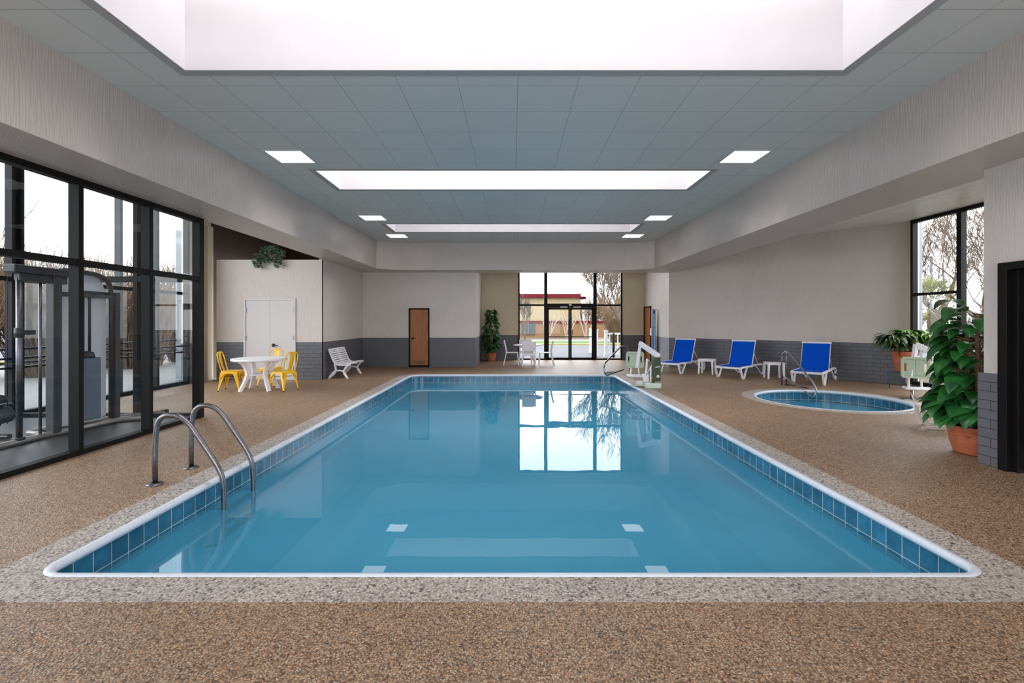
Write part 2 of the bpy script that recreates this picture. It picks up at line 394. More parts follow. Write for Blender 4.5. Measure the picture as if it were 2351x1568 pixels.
def filled(name, outer, holes, z, mat, thick=0, parent=None):
    bm = bmesh.new(); es = []
    for loop in [outer]+holes:
        vs = [bm.verts.new((p[0], p[1], z)) for p in loop]
        es += [bm.edges.new((vs[k], vs[(k+1) % len(vs)])) for k in range(len(vs))]
    bmesh.ops.triangle_fill(bm, use_beauty=True, use_dissolve=False, edges=es)
    for f in bm.faces:
        if f.normal.z < 0: f.normal_flip()
    if thick:
        g = bmesh.ops.extrude_face_region(bm, geom=bm.faces[:])
        bmesh.ops.translate(bm, verts=[v for v in g['geom'] if isinstance(v, bmesh.types.BMVert)], vec=(0, 0, -thick))
        bmesh.ops.recalc_face_normals(bm, faces=bm.faces[:])
    me = bpy.data.meshes.new(name); bm.to_mesh(me); bm.free(); me.materials.append(mat)
    o = bpy.data.objects.new(name, me); COL.objects.link(o)
    if parent: o.parent = parent
    return o
# floor of pebble deck with openings for the pool and the spa surrounds
FO = [(GX, YB), (WX+.3, YB), (WX+.3, WY-.2), (RX+.05, WY-.2), (RX+.05, RY+.1), (AXR+.1, BY+.25), (AXR+.1, AY+.05), (AXL-.1, AY+.05), (AXL-.1, BY+.1), (GX-.1, BY+.1), (GX-.1, 12.95), (EX-.05, 12.95), (EX-.05, GY), (GX, GY)]
struct(filled('floor', FO, [pool_o(.28), spa_o(.24)], 0, FLOOR), 'brown pebble textured pool deck')
struct(plate('floor_gym', EX-.05, GX, YB, GY, -.05, 0.0, RUBBER), 'black rubber floor behind the glass')
# swimming pool
WL = -.235
pool = thing('swimming_pool', 'long rectangular indoor swimming pool of blue water in the middle of the deck', 'pool')
filled('coping', pool_o(.28), [pool_o(.015)], .001, CONC, .06, pool)['label'] = 'speckled grey concrete coping'
loft(pool_o, [(.02, .0), (.015, .006), (-.022, .006), (-.036, -.006), (-.04, -.024), (-.034, -.042), (-.016, -.05), (0, -.053), (.02, -.056)], LIP, 'nosing', pool, label='white rounded pool edge')
loft(pool_o, [(0, -.05), (0, -.3685)], PTILE, 'tile_band', pool, sm=False, label='blue square waterline tiles')
loft(pool_o, [(0, -.3685), (0, -1.15), (-.15, -1.35)], BASIN, 'basin', pool, closed=True, label='pale plastered basin')
filled('water', pool_o(-.001), [], WL, WATER, 0, pool)['label'] = 'still blue water'
spa = thing('hot_tub', 'small round sunken hot tub with white rim, set in the deck at right', 'hot tub')
filled('coping', spa_o(.24), [spa_o(.015)], .001, CONC, .06, spa)['label'] = 'speckled grey concrete ring'
loft(spa_o, [(.02, .0), (.015, .006), (-.022, .006), (-.036, -.006), (-.04, -.024), (-.034, -.042), (-.016, -.05), (0, -.053), (.02, -.056)], LIP, 'nosing', spa, label='white rounded rim')
loft(spa_o, [(0, -.05), (0, -.3685)], PTILE, 'tile_band', spa, sm=False)
loft(spa_o, [(0, -.3685), (0, -.5), (-.35, -.5), (-.36, -.95)], BASIN, 'basin', spa, closed=True)
filled('water', spa_o(-.001), [], WL, WATER, 0, spa)

# ceilings
SKX = (-3.385, 3.42)
holes = [(SKX[0]+.1, SKX[1]-.1, y0+.1, y1-.1) for y0, y1 in SKY_Y]
struct(plate('ceiling', -4.30, 4.51, YB, 15.65, CZ, CZ+.06, TILEC, holes), 'grey tiled ceiling above the pool')
struct(plate('ceiling_alcove', AXL-.1, AXR+.1, 16.4, AY+.1, CZ, CZ+.06, TILEC))
struct(plate('ceiling_right', 5.40, RX+.1, WY-.3, BY+.1, 3.97, 4.03, TILER), 'pale tiled ceiling by the corner window')
struct(plate('ceiling_gym', EX-.1, GX-.02, YB, GY+.06, 4.35, 4.41, TILEC))
struct(plate('ceiling_left', EX-.1, GX+.04, GY+.06, BY+.1, 4.35, 4.41, SHADEBROWN))
bulk = MB().prism([(-4.26, YB), (-4.26, 15.18), (-3.53, 15.6), (3.64, 15.6), (4.47, 15.18), (4.47, YB), (5.47, YB), (5.47, BY+.1), (-5.07, BY+.1), (-5.07, YB)], BZ, CZ+.05)
struct(bulk.build('wall_bulkhead', SOFFIT), 'beige dropped bulkhead framing the ceiling')
for i, (y0, y1) in enumerate(SKY_Y):
    rt = sroot('window_%d' % (6+i), 'long rectangular skylight well in the ceiling')  # the first well lies unseen behind the camera, added for light
    m = MB(); X0, X1 = SKX; z0, z1 = CZ-.011, CZ+2.0; a, b, c, e = X0+.105, X1-.105, y0+.105, y1-.105
    m.b2(a-.04, a, c-.04, e+.04, z0, z1).b2(b, b+.04, c-.04, e+.04, z0, z1).b2(a, b, c-.04, c, z0, z1).b2(a, b, e, e+.04, z0, z1)
    m.build('well', WELL, rt)
    MB().b2(a-.05, b+.05, c-.05, e+.05, z1, z1+.03).build('glazing', WELL, rt)
    m = MB(); m.b2(X0, X0+.1, y0, y1, CZ-.012, CZ).b2(X1-.1, X1, y0, y1, CZ-.012, CZ).b2(X0+.1, X1-.1, y0, y0+.1, CZ-.012, CZ).b2(X0+.1, X1-.1, y1-.1, y1, CZ-.012, CZ)
    m.build('trim', TRIMG, rt)
# walls
W2 = [BEIGE, GBRICK]; W3 = [BEIGE, GREY]
dz1 = (-3.51+5.07, -2.81+5.07, .04, 2.0)
wall('wall_back', (GX-.01, BY), (AXL-.002, BY), 0, BZ, -.15, W3, [(dz1[0], dz1[1], .0, dz1[3])], 1.0, 'beige back wall with charcoal lower band')
struct(MB().b2(GX, AXL, BY-.012, BY, 2.215, 2.235).build('trim_1', BEIGE))
wall('wall_alcove_left', (AXL, BY+.002), (AXL, AY), 0, CZ, -.10, W2, (), 1.0)
fw0, fw1 = .247, 4.45
wall('wall_alcove_back', (AXL-.1, AY), (AXR+.1, AY), 0, CZ, -.15, [CREAM, GREY], [(fw0-AXL+.1, fw1-AXL+.1, 0, CZ)], 1.0)
wall('wall_alcove_right', (AXR, AY), (AXR, BY), 0, CZ, -.10, [BEIGE, brickpaint('light_grey_block', srgb(128, 130, 138), .8)], [(AY-19.42, AY-18.55, 0, 2.1)], 1.0)
wall('wall_right_angled', (AXR, BY), (RX, RY), 0, 4.0, -.15, W2, (), 1.0, 'long angled beige wall over grey painted block')
wall('wall_right_window', (RX, RY), (RX, WY-.1), 0, 4.0, -.15, W2, [(.22, RY-WY+.1, .05, 4.0)], .05)
wall('wall_right', (WX, WY), (WX, YB), 0, BZ, -.30, [BEIGE], [(WY-5.02, WY-4.05, 0, 2.12)], None, 'near right wall with the dark doorway')
m = MB()
struct(wall('wall_right_dado', (WX-.06, WY+.01), (WX-.06, 5.085), 0, .99, -.08, [GBRICK]), 'grey painted block dado beside the dark door')
wall('wall_right_return', (RX+.1, WY-.02), (WX+.02, WY-.02), 0, 4.0, -.25, W2, (), 1.0)
wall('wall_storage_front', (-7.86, 12.85), (GX, 12.85), 0, BZ-.02, -.08, W2, [(.73, 2.11, 0, 2.15)], 1.0, 'beige storage room front with white double door')
wall('wall_storage_side', (GX, 12.87), (GX, BY), 0, BZ-.001, -.08, W3, (), 1.0)
wall('wall_left_far', (EX, 12.05), (EX, 13.0), 0, 4.4, -.15, [CREAM, GREY], (), 1.0)
wall('wall_left_dark', (EX, 13.0), (EX, BY), 0, 4.4, -.15, [SHADEBROWN])  # left wall continued, its dimness put into the colour
struct(MB().b2(EX, -7.95, 12.62, 12.86, 0, 4.05).build('wall_left_pilaster', CREAM))
wall('wall_storage_back', (EX, BY), (GX-.1, BY), BZ-.3, 4.4, -.15, [SHADEBROWN])
struct(plate('ceiling_storage', -7.86, GX-.09, 12.93, BY, BZ-.06, BZ-.02, SHADEBROWN))
wall('wall_front', (EX-.1, YB), (RX, YB), 0, CZ, .15, [BEIGE], [(4.2, 12.4, .5, 3.1)], None)  # unseen wide opening added behind the camera to let in fill daylight
# ---------------------------------------------------------------- windows
def glazed(name, origin, d, length, z0, z1, verts, horiz, fw=.06, dep=.10, gm=GLASS, label=None, skip=()):
    """frame along direction d from origin; verts: mullion positions (u, width); horiz: (z, u0, u1, h)"""
    rt = sroot(name, label); o = Vector((origin[0], origin[1], 0)); d = Vector((d[0], d[1], 0)).normalized(); ang = math.atan2(d.y, d.x)
    m = MB()
    for (u, w) in verts: m.box(o+d*u+Vector((0, 0, (z0+z1)/2)), (w, dep, z1-z0), ang)
    for (z, u0, u1, h) in horiz: m.box(o+d*(u0+u1)/2+Vector((0, 0, z)), (u1-u0, dep*.92, h), ang)
    m.build('frame', BLACK, rt)
    us = [u for u, w in verts]
    for i in range(len(us)-1):
        if i in skip: continue
        zz = sorted({z for (z, u0, u1, h) in horiz if u0 <= (us[i]+us[i+1])/2 <= u1})
        for j in range(len(zz)-1):
            g = MB(); a = o+d*us[i]; b = o+d*us[i+1]
            g.v = [Vector((a.x, a.y, zz[j])), Vector((b.x, b.y, zz[j])), Vector((b.x, b.y, zz[j+1])), Vector((a.x, a.y, zz[j+1]))]; g.face((0, 1, 2, 3))
            g.build('pane', gm, rt, fixn=False)
    return rt
# window_1 gym glass wall along the deck (from far post toward the camera)
us = [0.04+1.09*k for k in range(10)]
glazed('window_1', (GX, 7.83), (0, -1), 10, 0, BZ, [(u, .065 if k else .11) for k, u in enumerate(us)],
       [(.03, 0, us[-1], .06), (2.235, 0, us[-1], .07), (BZ-.035, 0, us[-1], .07)], dep=.12, gm=GGLASS, label='tall black framed glass wall in front of the gym')
glazed('window_2', (EX, GY), (1, 0), 3, 0, 4.35, [(0, .12), (1.0, .06), (2.0, .07), (2.98, .05)], [(.03, 0, 3.0, .06), (2.235, 0, 3.0, .09), (4.32, 0, 3.0, .06)], dep=.10, gm=GGLASS, label='glass end wall of the gym')
us = [-1.0+1.03*k for k in range(0, 0)]
glazed('window_3', (EX, 12.05), (0, -1), 12, 0, 4.35, [(.03+1.035*k, .07) for k in range(5)]+[(4.18, .2)]+[(4.18+1.2*k, .07) for k in range(1, 10)],
       [(.04, 0, 15, .08), (2.235, 0, 15, .07), (4.3, 0, 15, .1), (.8, 0, 15, .03), (.95, 0, 15, .03)], dep=.12, label='outer window wall behind the gym')
# far entrance windows
A0 = Vector((fw0, AY, 0)); L = fw1-fw0
glazed('window_4', (fw0, AY+.03), (1, 0), L, 0, CZ, [(.03, .06), (1.356-fw0, .13), (3.346-fw0, .13), (L-.03, .06)],
       [(.03, 0, 1.1, .05), (.03, 3.1, L, .05), (2.21, 0, 1.1, .07), (2.205, 3.1, L, .07), (2.19, 1.1, 3.1, .17), (CZ-.03, 0, L, .06)], dep=.12, label='full height entrance window around the glass doors')
rt = sroot('door_3', 'pair of black framed glass doors')
for s, (xa, xb) in enumerate(((1.42, 2.335), (2.345, 3.28))):
    m = MB(); yy = AY+.03; m.b2(xa, xa+.06, yy-.03, yy+.03, 0, 2.10).b2(xb-.06, xb, yy-.03, yy+.03, 0, 2.10).b2(xa, xb, yy-.03, yy+.03, 0, .09).b2(xa, xb, yy-.03, yy+.03, 2.03, 2.10)
    lf = m.build('leaf', BLACK, rt)
    g = MB(); g.v = [V(xa, yy, .05), V(xb, yy, .05), V(xb, yy, 2.05), V(xa, yy, 2.05)]; g.face((0, 1, 2, 3)); g.build('pane', GLASS, lf, fixn=False)
    MB().tube([(xa+.04, yy-.09, .93), (xb-.04, yy-.09, .93)], .016).box((xa+.04, yy-.06, .93), (.04, .08, .05)).box((xb-.04, yy-.06, .93), (.04, .08, .05)).build('push_bar', BLACK, lf)
    hx = xb-.09 if s == 0 else xa+.09
    MB().tube(smooth([(hx, yy-.02, 1.02), (hx, yy-.10, 1.02), (hx, yy-.10, 1.22), (hx, yy-.02, 1.22)], .03), .012).build('pull_handle', BLACK, lf)
    cx = 2.08 if s == 0 else 2.62
    MB().box((cx, yy-.09, 2.125), (.30, .06, .07)).build('closer', plain('closer_grey', srgb(180, 178, 174), .4), lf, .006)
MB().box((2.34, AY-.06, 2.21), (.10, .05, .07)).build('sensor', WHITE, rt)
# right corner window
glazed('window_5', (RX, 11.58), (0, -1), 6, .05, 3.96, [(.03, .07), (1.25, .11), (2.48, .07), (3.7, .07), (4.9, .07), (6.1, .07)], [(.09, 0, 6.1, .08), (2.19, 0, 1.25, .06), (3.93, 0, 6.1, .07), (2.19, 2.5, 6.1, .06)], dep=.12, label='tall corner window beside the plants')
struct(MB().b2(RX-.04, RX+.01, 11.58, 11.72, 0, 3.97).build('trim_2', CREAM))
# ---------------------------------------------------------------- doors
rt = sroot('door_1', 'narrow orange wood door in a black frame')
xa, xb = -3.51, -2.81
MB().b2(xa, xa+.05, BY-.03, BY+.08, .03, 2.0).b2(xb-.05, xb, BY-.03, BY+.08, .03, 2.0).b2(xa, xb, BY-.03, BY+.08, 1.95, 2.0).b2(xa, xb, BY-.03, BY+.08, 0, .07).build('door_frame', BLACK, rt)
lf = MB().b2(xa+.05, xb-.05, BY+.0, BY+.05, .07, 1.95).build('leaf', WOODO, rt)
MB().lathe([(0.001, 0), (.035, 0), (.035, .03), (.015, .04)], n=16, cap0=False).tube([(0, 0, .05), (.10, 0, .05)], .010).build('handle', BLACK, lf).matrix_world = Matrix.Translation((xa+.12, BY, .98))@Matrix.Rotation(R(90), 4, 'X')
m = MB()
for k in range(5): m.box(((xa+xb)/2, BY-.008, .13+k*.022), (.40, .014, .014))
m.build('vent', LOUV, lf); MB().b2(xb-.065, xb-.045, BY-.02, BY, 1.6, 1.72).b2(xb-.065, xb-.045, BY-.02, BY, .25, .37).b2(xb-.065, xb-.045, BY-.02, BY, .95, 1.07).build('hinge', STEEL, lf)
rt = sroot('door_2', 'white double storage door')
xa, xb, yy = -7.13, -5.75, 12.85
MB().b2(xa, xa+.05, yy-.03, yy+.06, 0, 2.16).b2(xb-.05, xb, yy-.03, yy+.06, 0, 2.16).b2(xa+.05, xb-.05, yy-.03, yy+.06, 2.11, 2.16).build('door_frame', DOORW, rt, .004)
for s in (0, 1):
    mid = (xa+xb)/2; a, b = (xa+.05, mid-.003) if s == 0 else (mid+.003, xb-.05)
    lf = MB().b2(a, b, yy-.005, yy+.04, .012, 2.107).build('leaf', DOORW, rt)
    hx = xa+.05 if s == 0 else xb-.05
    for z in (1.8, 1.05, .25): MB().b2(hx-.012, hx+.012, yy-.04, yy-.005, z, z+.12).build('hinge', STEEL, lf)
    if s: MB().lathe([(0.001, 0), (.045, 0), (.045, .02), (.03, .05), (.012, .055)], n=20, cap0=False).tube([(0, 0, .05), (.13, -.01, .05)], .012).build('lever_handle', CHAR, lf).matrix_world = Matrix.Translation((mid+.10, yy-.005, .92))@Matrix.Rotation(R(90), 4, 'X')
rt = sroot('door_4', 'orange wood door on the right side of the alcove')
MB().b2(AXR-.03, AXR+.06, 18.50, 18.55, 0, 2.14).b2(AXR-.03, AXR+.06, 19.42, 19.47, 0, 2.14).b2(AXR-.03, AXR+.06, 18.5, 19.47, 2.09, 2.14).build('door_frame', BLACK, rt)
lf = MB().b2(AXR-.005, AXR+.04, 18.55, 19.42, .02, 2.09).build('leaf', WOODO, rt)
MB().tube([(AXR, 18.66, 1.0), (AXR-.06, 18.66, 1.0), (AXR-.06, 18.78, 1.0)], .012).build('lever_handle', BLACK, lf)
tag(MB().b2(AXR-.07, AXR-.001, 18.28, 18.42, 1.02, 1.30).build('wall_phone', WHITE, None, .01), 'small white box on the wall beside the orange alcove door', 'wall box')
rt = sroot('door_5', 'dark brown door in a black frame on the near right wall')
MB().b2(WX-.09, WX+.10, 4.98, 5.075, 0, 2.16).b2(WX-.09, WX+.10, 4.0, 4.08, 0, 2.16).b2(WX-.09, WX+.10, 4.08, 4.98, 2.08, 2.16).b2(WX-.02, WX+.12, 4.93, 4.99, 0, 2.08).build('door_frame', BLACK, rt, .006)
lf = MB().b2(WX+.09, WX+.13, 4.08, 4.95, .02, 2.10).build('leaf', WOODD, rt)
MB().b2(WX+.082, WX+.09, 4.10, 4.92, .03, .26).build('kick_plate', STEEL, lf)
# ---------------------------------------------------------------- ceiling lights
cl = None
names = {0: 'nearest', 1: 'middle', 2: 'farthest'}
for k, y in enumerate((7.13, 11.50, 13.97)):
    for s, x in (('left', -3.68), ('right', 3.27)):
        lab = 'square lit ceiling panel, %s of the three on the %s side' % (names[k], s)
        if cl is None:
            cl = thing('ceiling_light', lab, 'ceiling light', (x, y, CZ), group='square ceiling light panels')
            MB().b2(0, .57, 0, .02, -.012, 0).b2(0, .57, .55, .57, -.012, 0).b2(0, .02, .02, .55, -.012, 0).b2(.55, .57, .02, .55, -.012, 0).build('frame', WELL, cl)
            MB().b2(.02, .55, .02, .55, -.008, -.002).build('diffuser', PANEL, cl)
        else: dup(cl, (x, y, CZ), 0, lab)
# ---------------------------------------------------------------- pool ladder
def ladder():
    t = thing('pool_ladder', 'grey steel pool ladder with two arched rails on the near left pool edge', 'pool ladder', (0, 0, 0))
    for y in (4.60, 5.12):
        pts = [(-3.40, y, .0), (-3.40, y, .60), (-3.16, y, .72), (-2.75, y, .12), (-2.74, y, -1.12), (-2.90, y, -1.22)]
        p = smooth([pts[0], (-3.40, y, .44), (-3.36, y, .66), (-3.13, y, .66), (-2.77, y, .13), (-2.74, y, -.05), (-2.74, y, -1.08), (-2.91, y, -1.16)], .17, 8)
        r = MB().tube(p, .0245, 16).build('rail', STEELD, t)
        MB().lathe([(.072, 0), (.072, .008), (.06, .016), (.028, .022)], (-3.40, y, 0), 24).build('flange', STEELD, r)
        MB().tube([(-2.905, y, -1.158), (-2.93, y, -1.17)], .03, 12).build('rubber_foot', OFFW, r)
    for z in (-.33, -.62, -.91):
        MB().box((-2.745, 4.86, z), (.085, .49, .012)).box((-2.705, 4.86, z-.014), (.012, .49, .03)).box((-2.785, 4.86, z-.014), (.012, .49, .03)).build('tread', STEELD, t, .003)
ladder()
# ---------------------------------------------------------------- yellow metal cafe chair (front faces local -Y)
def yellow_chair():
    t = thing('metal_chair', '', 'chair', (0, 0, 0), group='yellow metal cafe chairs')
    zs = .445
    MB().lathe([(.02, -.018), (.17, -.014), (.215, .0), (.232, -.008), (.24, -.03), (.225, -.03)], (0, 0, zs), 4).build('x', YELLOW, t) if False else None
    s = MB()
    out = []
    for (cx, cy, a0) in ((.13, -.13, -90), (.12, .12, 0), (-.12, .12, 90), (-.13, -.13, 180)):
        for k in range(5):
            a = R(a0+90*k/4); out.append((cx+.055*math.cos(a), cy+.055*math.sin(a)))
    n = len(out); b = 0
    for (sc, z) in ((.2, zs-.012), (.8, zs-.010), (.97, zs), (1.03, zs-.004), (1.05, zs-.035)):
        for p in out: s.v.append(V(p[0]*sc, p[1]*sc, z))
    for i in range(4):
        for k in range(n):
            k2 = (k+1) % n; s.face((i*n+k, i*n+k2, (i+1)*n+k2, (i+1)*n+k), sm=True)
    s.face(range(n)); s.build('seat', YELLOW, t, fixn=True)
    ap = MB()                                   # arched aprons between the legs
    for q in range(4):
        M = Matrix.Rotation(R(90*q), 3, 'Z'); N = 12; b = len(ap.v)
        for k in range(N+1):
            u = -1+2*k/N; zl = zs-.055-.115*abs(u)**2.6
            for (w, z) in ((0, zs-.03), (0, zl), (.012, zl), (.012, zs-.03)):
                ap.v.append(M@V(u*(.175+(zs-z)*.05), -(.193-w)-(zs-z)*.10, z))
        for k in range(N):
            for c in range(4):
                c2 = (c+1) % 4; ap.face((b+k*4+c, b+(k+1)*4+c, b+(k+1)*4+c2, b+k*4+c2), sm=False)
    ap.build('apron', YELLOW, t)
    for sx in (-1, 1):
        for sy in (-1, 1):
            l = MB(); top = V(sx*.172, sy*.172, zs-.03); bot = V(sx*.215, sy*.225, 0.012)
            N = 6; b = len(l.v)
            for k in range(N+1):
                f = k/N; c = top.lerp(bot, f); w = .085*(1-f)**1.2+.022
                for (dx, dy) in ((0, 0), (-sx*w, 0), (-sx*w, -sy*.004), (-sx*.006, -sy*.006), (-sx*.004, -sy*w), (0, -sy*w)): l.v.append(c+V(dx, dy, 0))
            for k in range(N):
                for c in range(6):
                    c2 = (c+1) % 6; l.face((b+k*6+c, b+k*6+c2, b+(k+1)*6+c2, b+(k+1)*6+c))
            lg = l.build('leg', YELLOW, t)
            MB().lathe([(.014, 0), (.016, .006), (.014, .018)], (sx*.207, sy*.217, 0), 10, cap1=True).build('foot_cap', BLACK, lg)
    hp = smooth([(-.165, .135, zs-.05), (-.172, .165, zs+.02), (-.178, .215, .66), (-.168, .25, .80), (-.11, .262, .865), (.11, .262, .865), (.168, .25, .80), (.178, .215, .66), (.172, .165, zs+.02), (.165, .135, zs-.05)], .07, 5)
    MB().tube(hp, .0115, 10).build('back_frame', YELLOW, t)
    sp = MB(); N = 8
    for k in range(N+1):
        f = k/N; z = zs-.01+f*(.862-zs+.01); y = .165+.10*math.sin(f*math.pi/2)-.006; w = .048+.022*f
        for (x, dy) in ((-w, 0), (0, .006), (w, 0), (w, .004), (0, .010), (-w, .004)): sp.v.append(V(x, y+dy, z))
    for k in range(N):
        for c in range(6):
            c2 = (c+1) % 6; sp.face((k*6+c, k*6+c2, (k+1)*6+c2, (k+1)*6+c))
    sp.face(range(6)); sp.face([N*6+c for c in range(6)]); sp.build('back_slat', YELLOW, t)
    MB().tube([(-.17, -.16, .31), (.17, .16, .31)], .005, 6).tube([(-.17, .16, .315), (.17, -.16, .315)], .005, 6).build('cross_brace', BLACK, t)
    return t
yc = yellow_chair(); yc.location = (-6.33, 10.93, 0); yc.rotation_euler.z = R(100)
yc['label'] = 'yellow metal chair at the left end of the round white table'
dup(yc, (-5.15, 10.90, 0), R(-112), 'yellow metal chair on the right of the round white table, nearest the bench')
dup(yc, (-5.86, 11.73, 0), R(-6), 'yellow metal chair behind the round white table, back toward the double door')
# ---------------------------------------------------------------- round white resin table
t = thing('round_table', 'large round white resin table with curved legs among the yellow chairs', 'table', (-5.72, 10.95, 0), R(8))
MB().lathe([(.0, .722), (.52, .722), (.555, .726), (.575, .718), (.578, .68), (.565, .67), (.55, .69), (.0, .695)], n=56, cap0=False).build('tabletop', WHITE, t)
for k in range(4):
    a = R(45+90*k); M = Matrix.Rotation(a, 4, 'Z')
    pts = [M@V(.44, 0, .69), M@V(.34, 0, .60), M@V(.27, 0, .46), M@V(.26, 0, .36), M@V(.33, 0, .18), M@V(.43, 0, 0.0)]
    side = M@V(0, 1, 0)
    pp = smooth(pts, .1, 4); n = len(pp)
    MB().bar(pp, [.085-.02*abs(i/n-.4) for i in range(n)], [.075-.015*i/n for i in range(n)], ref=tuple((M@V(1, 0, 0)))).build('leg', WHITE, t, .008)
MB().lathe([(.10, .345), (.26, .345), (.26, .37), (.10, .37), (.10, .345)], n=32, cap0=False).box((0, 0, .357), (.5, .05, .024)).box((0, 0, .3575), (.05, .5, .024)).build('lower_brace', WHITE, t)
# ---------------------------------------------------------------- slatted bench
t = thing('slatted_bench', 'white plastic slatted garden bench along the storage room side wall', 'bench', (-4.73, 13.72, 0), R(90))
LB = 1.24
prof = [(-.31, .395), (-.265, .405), (-.215, .40), (-.165, .39), (-.115, .38), (-.065, .372), (-.015, .37), (.035, .38), (.085, .415), (.118, .465), (.142, .52), (.163, .575), (.184, .63), (.205, .685), (.226, .735), (.246, .785)]
for k, (y, z) in enumerate(prof):
    a = prof[max(k-1, 0)]; b = prof[min(k+1, len(prof)-1)]; an = math.atan2(b[1]-a[1], b[0]-a[0])
    M = Matrix.Rotation(an, 3, 'X')
    for sx in (-1, 1):
        MB().box((sx*LB/4, y, z), (LB/2-.015, .041, .02), M=M).build('slat', WHITE, t, .005)
for x in (-LB/2+.04, LB/2-.04):
    fr = MB(); RX_ = (1, 0, 0)
    def arc(pts, w=.045, h=.05): fr.bar(smooth(pts, .14, 6), w, h, ref=RX_)
    arc([(x, -.30, .375), (x, -.20, .30), (x, -.13, .17), (x, -.26, 0.0)])
    arc([(x, .10, .40), (x, .06, .27), (x, .08, .14), (x, .26, 0.0)])
    arc([(x, -.24, .04), (x, -.14, .22), (x, .10, .22), (x, .24, .04)], .04, .045)
    arc([(x, -.33, .375), (x, -.02, .345), (x, .12, .43), (x, .265, .80)], .035, .045)
    fr.build('end_frame', WHITE, t, .006)
MB().bar([(0, -.33, .375), (0, -.02, .345), (0, .10, .40), (0, .25, .80)], .035, .04, ref=(1, 0, 0)).build('centre_rib', WHITE, t)
# ---------------------------------------------------------------- white table set in the alcove
t = thing('cafe_table', 'round white table in front of the far entrance windows', 'table', (.57, 17.4, 0))
MB().lathe([(0, .722), (.50, .722), (.53, .715), (.53, .69), (.50, .68), (0, .69)], n=40, cap0=False).build('tabletop', WHITE, t)
for k in range(4):
    M = Matrix.Rotation(R(45+90*k), 4, 'Z')
    MB().bar(smooth([M@V(.30, 0, .69), M@V(.24, 0, .60), M@V(.22, 0, .35), M@V(.36, 0, 0)], .1), .05, .05, ref=tuple(M@V(0, 1, 0))).build('leg', WHITE, t, .006)
def white_chair():
    t = thing('patio_chair', '', 'chair', group='white patio chairs at the far round table')
    MB().box((0, -.02, .435), (.44, .42, .028)).build('seat', WHITE, t, .008)
    MB().box((0, .235, .69), (.42, .022, .30), M=Matrix.Rotation(R(-10), 3, 'X')).build('backrest', WHITE, t, .008)
    for sx in (-1, 1):
        MB().bar(smooth([(sx*.215, -.21, .43), (sx*.225, -.25, .0)], .05), .036, .036, ref=(1, 0, 0)).build('leg', WHITE, t, .004)
        MB().bar(smooth([(sx*.215, .27, .86), (sx*.215, .20, .60), (sx*.215, .185, .43), (sx*.225, .29, 0)], .15), .036, .040, ref=(1, 0, 0)).build('leg', WHITE, t, .004)
    for nm, c, d in (('top_rail', (0, .255, .845), (.43, .03, .035)), ('front_rail', (0, -.21, .405), (.42, .02, .04)), ('rear_rail', (0, .19, .405), (.42, .02, .04))): MB().box(c, d).build(nm, WHITE, t, .004)
    return t
wc = white_chair(); wc.location = (-.02, 17.35, 0); wc.rotation_euler.z = R(90); wc['label'] = 'white patio chair at the left of the far round table, beside the tall plant'
dup(wc, (1.20, 17.3, 0), R(-90), 'white patio chair at the right of the far round table, near the glass doors')
dup(wc, (.57, 16.62, 0), R(180), 'white patio chair with its back to the pool, in front of the far round table')
dup(wc, (.50, 18.15, 0), R(0), 'white patio chair behind the far round table, mostly hidden')
# ---------------------------------------------------------------- blue loungers  (local: foot end at y=0, head toward +Y)
def lounger():
    t = thing('sun_lounger', '', 'sun lounger', group='blue sling loungers along the angled wall')
    w = .33; zs = .31
    fr = MB()
    for sx in (-1, 1):
        fr.bar(smooth([(sx*w, -.06, .27), (sx*w, .0, zs), (sx*w, .8, zs), (sx*w, 1.0, zs+.01), (sx*w, 1.50, zs+.02), (sx*w, 1.72, zs-.02), (sx*w, 1.76, .10), (sx*w, 1.68, 0)], .08), .045, .05, ref=(1, 0, 0))
    fr.bar([(-w, -.03, .295), (w, -.03, .295)], .06, .05).bar([(-w, .85, zs-.03), (w, .85, zs-.03)], .04, .03).bar([(-w, 1.7, zs-.03), (w, 1.7, zs-.03)], .04, .04)
    fr.build('frame', WHITE, t, .006)
    for sx in (-1, 1):
        x = sx*w
        MB().bar(smooth([(x, -.05, zs-.01), (x, .03, .14), (x, .09, .014), (x, .20, .014), (x, .28, .12), (x, .42, zs-.02)], .03, 3), .04, .045, ref=(1, 0, 0)).build('leg', WHITE, t, .005)
        MB().bar(smooth([(x, 1.02, zs), (x, 1.25, .22), (x, 1.45, .08), (x, 1.60, .02), (x, 1.70, .02)], .12, 4), .036, .04, ref=(1, 0, 0)).build('leg', WHITE, t, .005)
    s = MB(); N = 8
    s.box((0, .44, zs+.012), (2*w-.04, .86, .014)).build('seat_sling', BLUE, t)
    an = R(68); L = .70; y0, z0 = .86, zs+.02
    M = Matrix.Rotation(an, 3, 'X'); c = V(0, y0+math.cos(an)*L/2, z0+math.sin(an)*L/2)
    bk = MB().box(c, (2*w-.05, L, .016), M=M).build('back_sling', BLUE, t)
    e = V(0, y0+math.cos(an)*(L+.015), z0+math.sin(an)*(L+.015))
    MB().box(e, (2*w+.01, .05, .04), M=M).build('top_bar', WHITE, bk, .012)
    q = MB()
    for sx in (-1, 1): q.box(V(sx*(w-.02), c.y+.012, c.z), (.022, L, .03), M=M)
    q.build('back_frame', OFFW, bk)
    for sx in (-1, 1): MB().tube([(sx*(w-.03), y0+.16, z0+.36), (sx*(w-.03), y0+.52, zs+.02)], .009, 8).build('prop', OFFW, t)
    return t
lg = lounger()
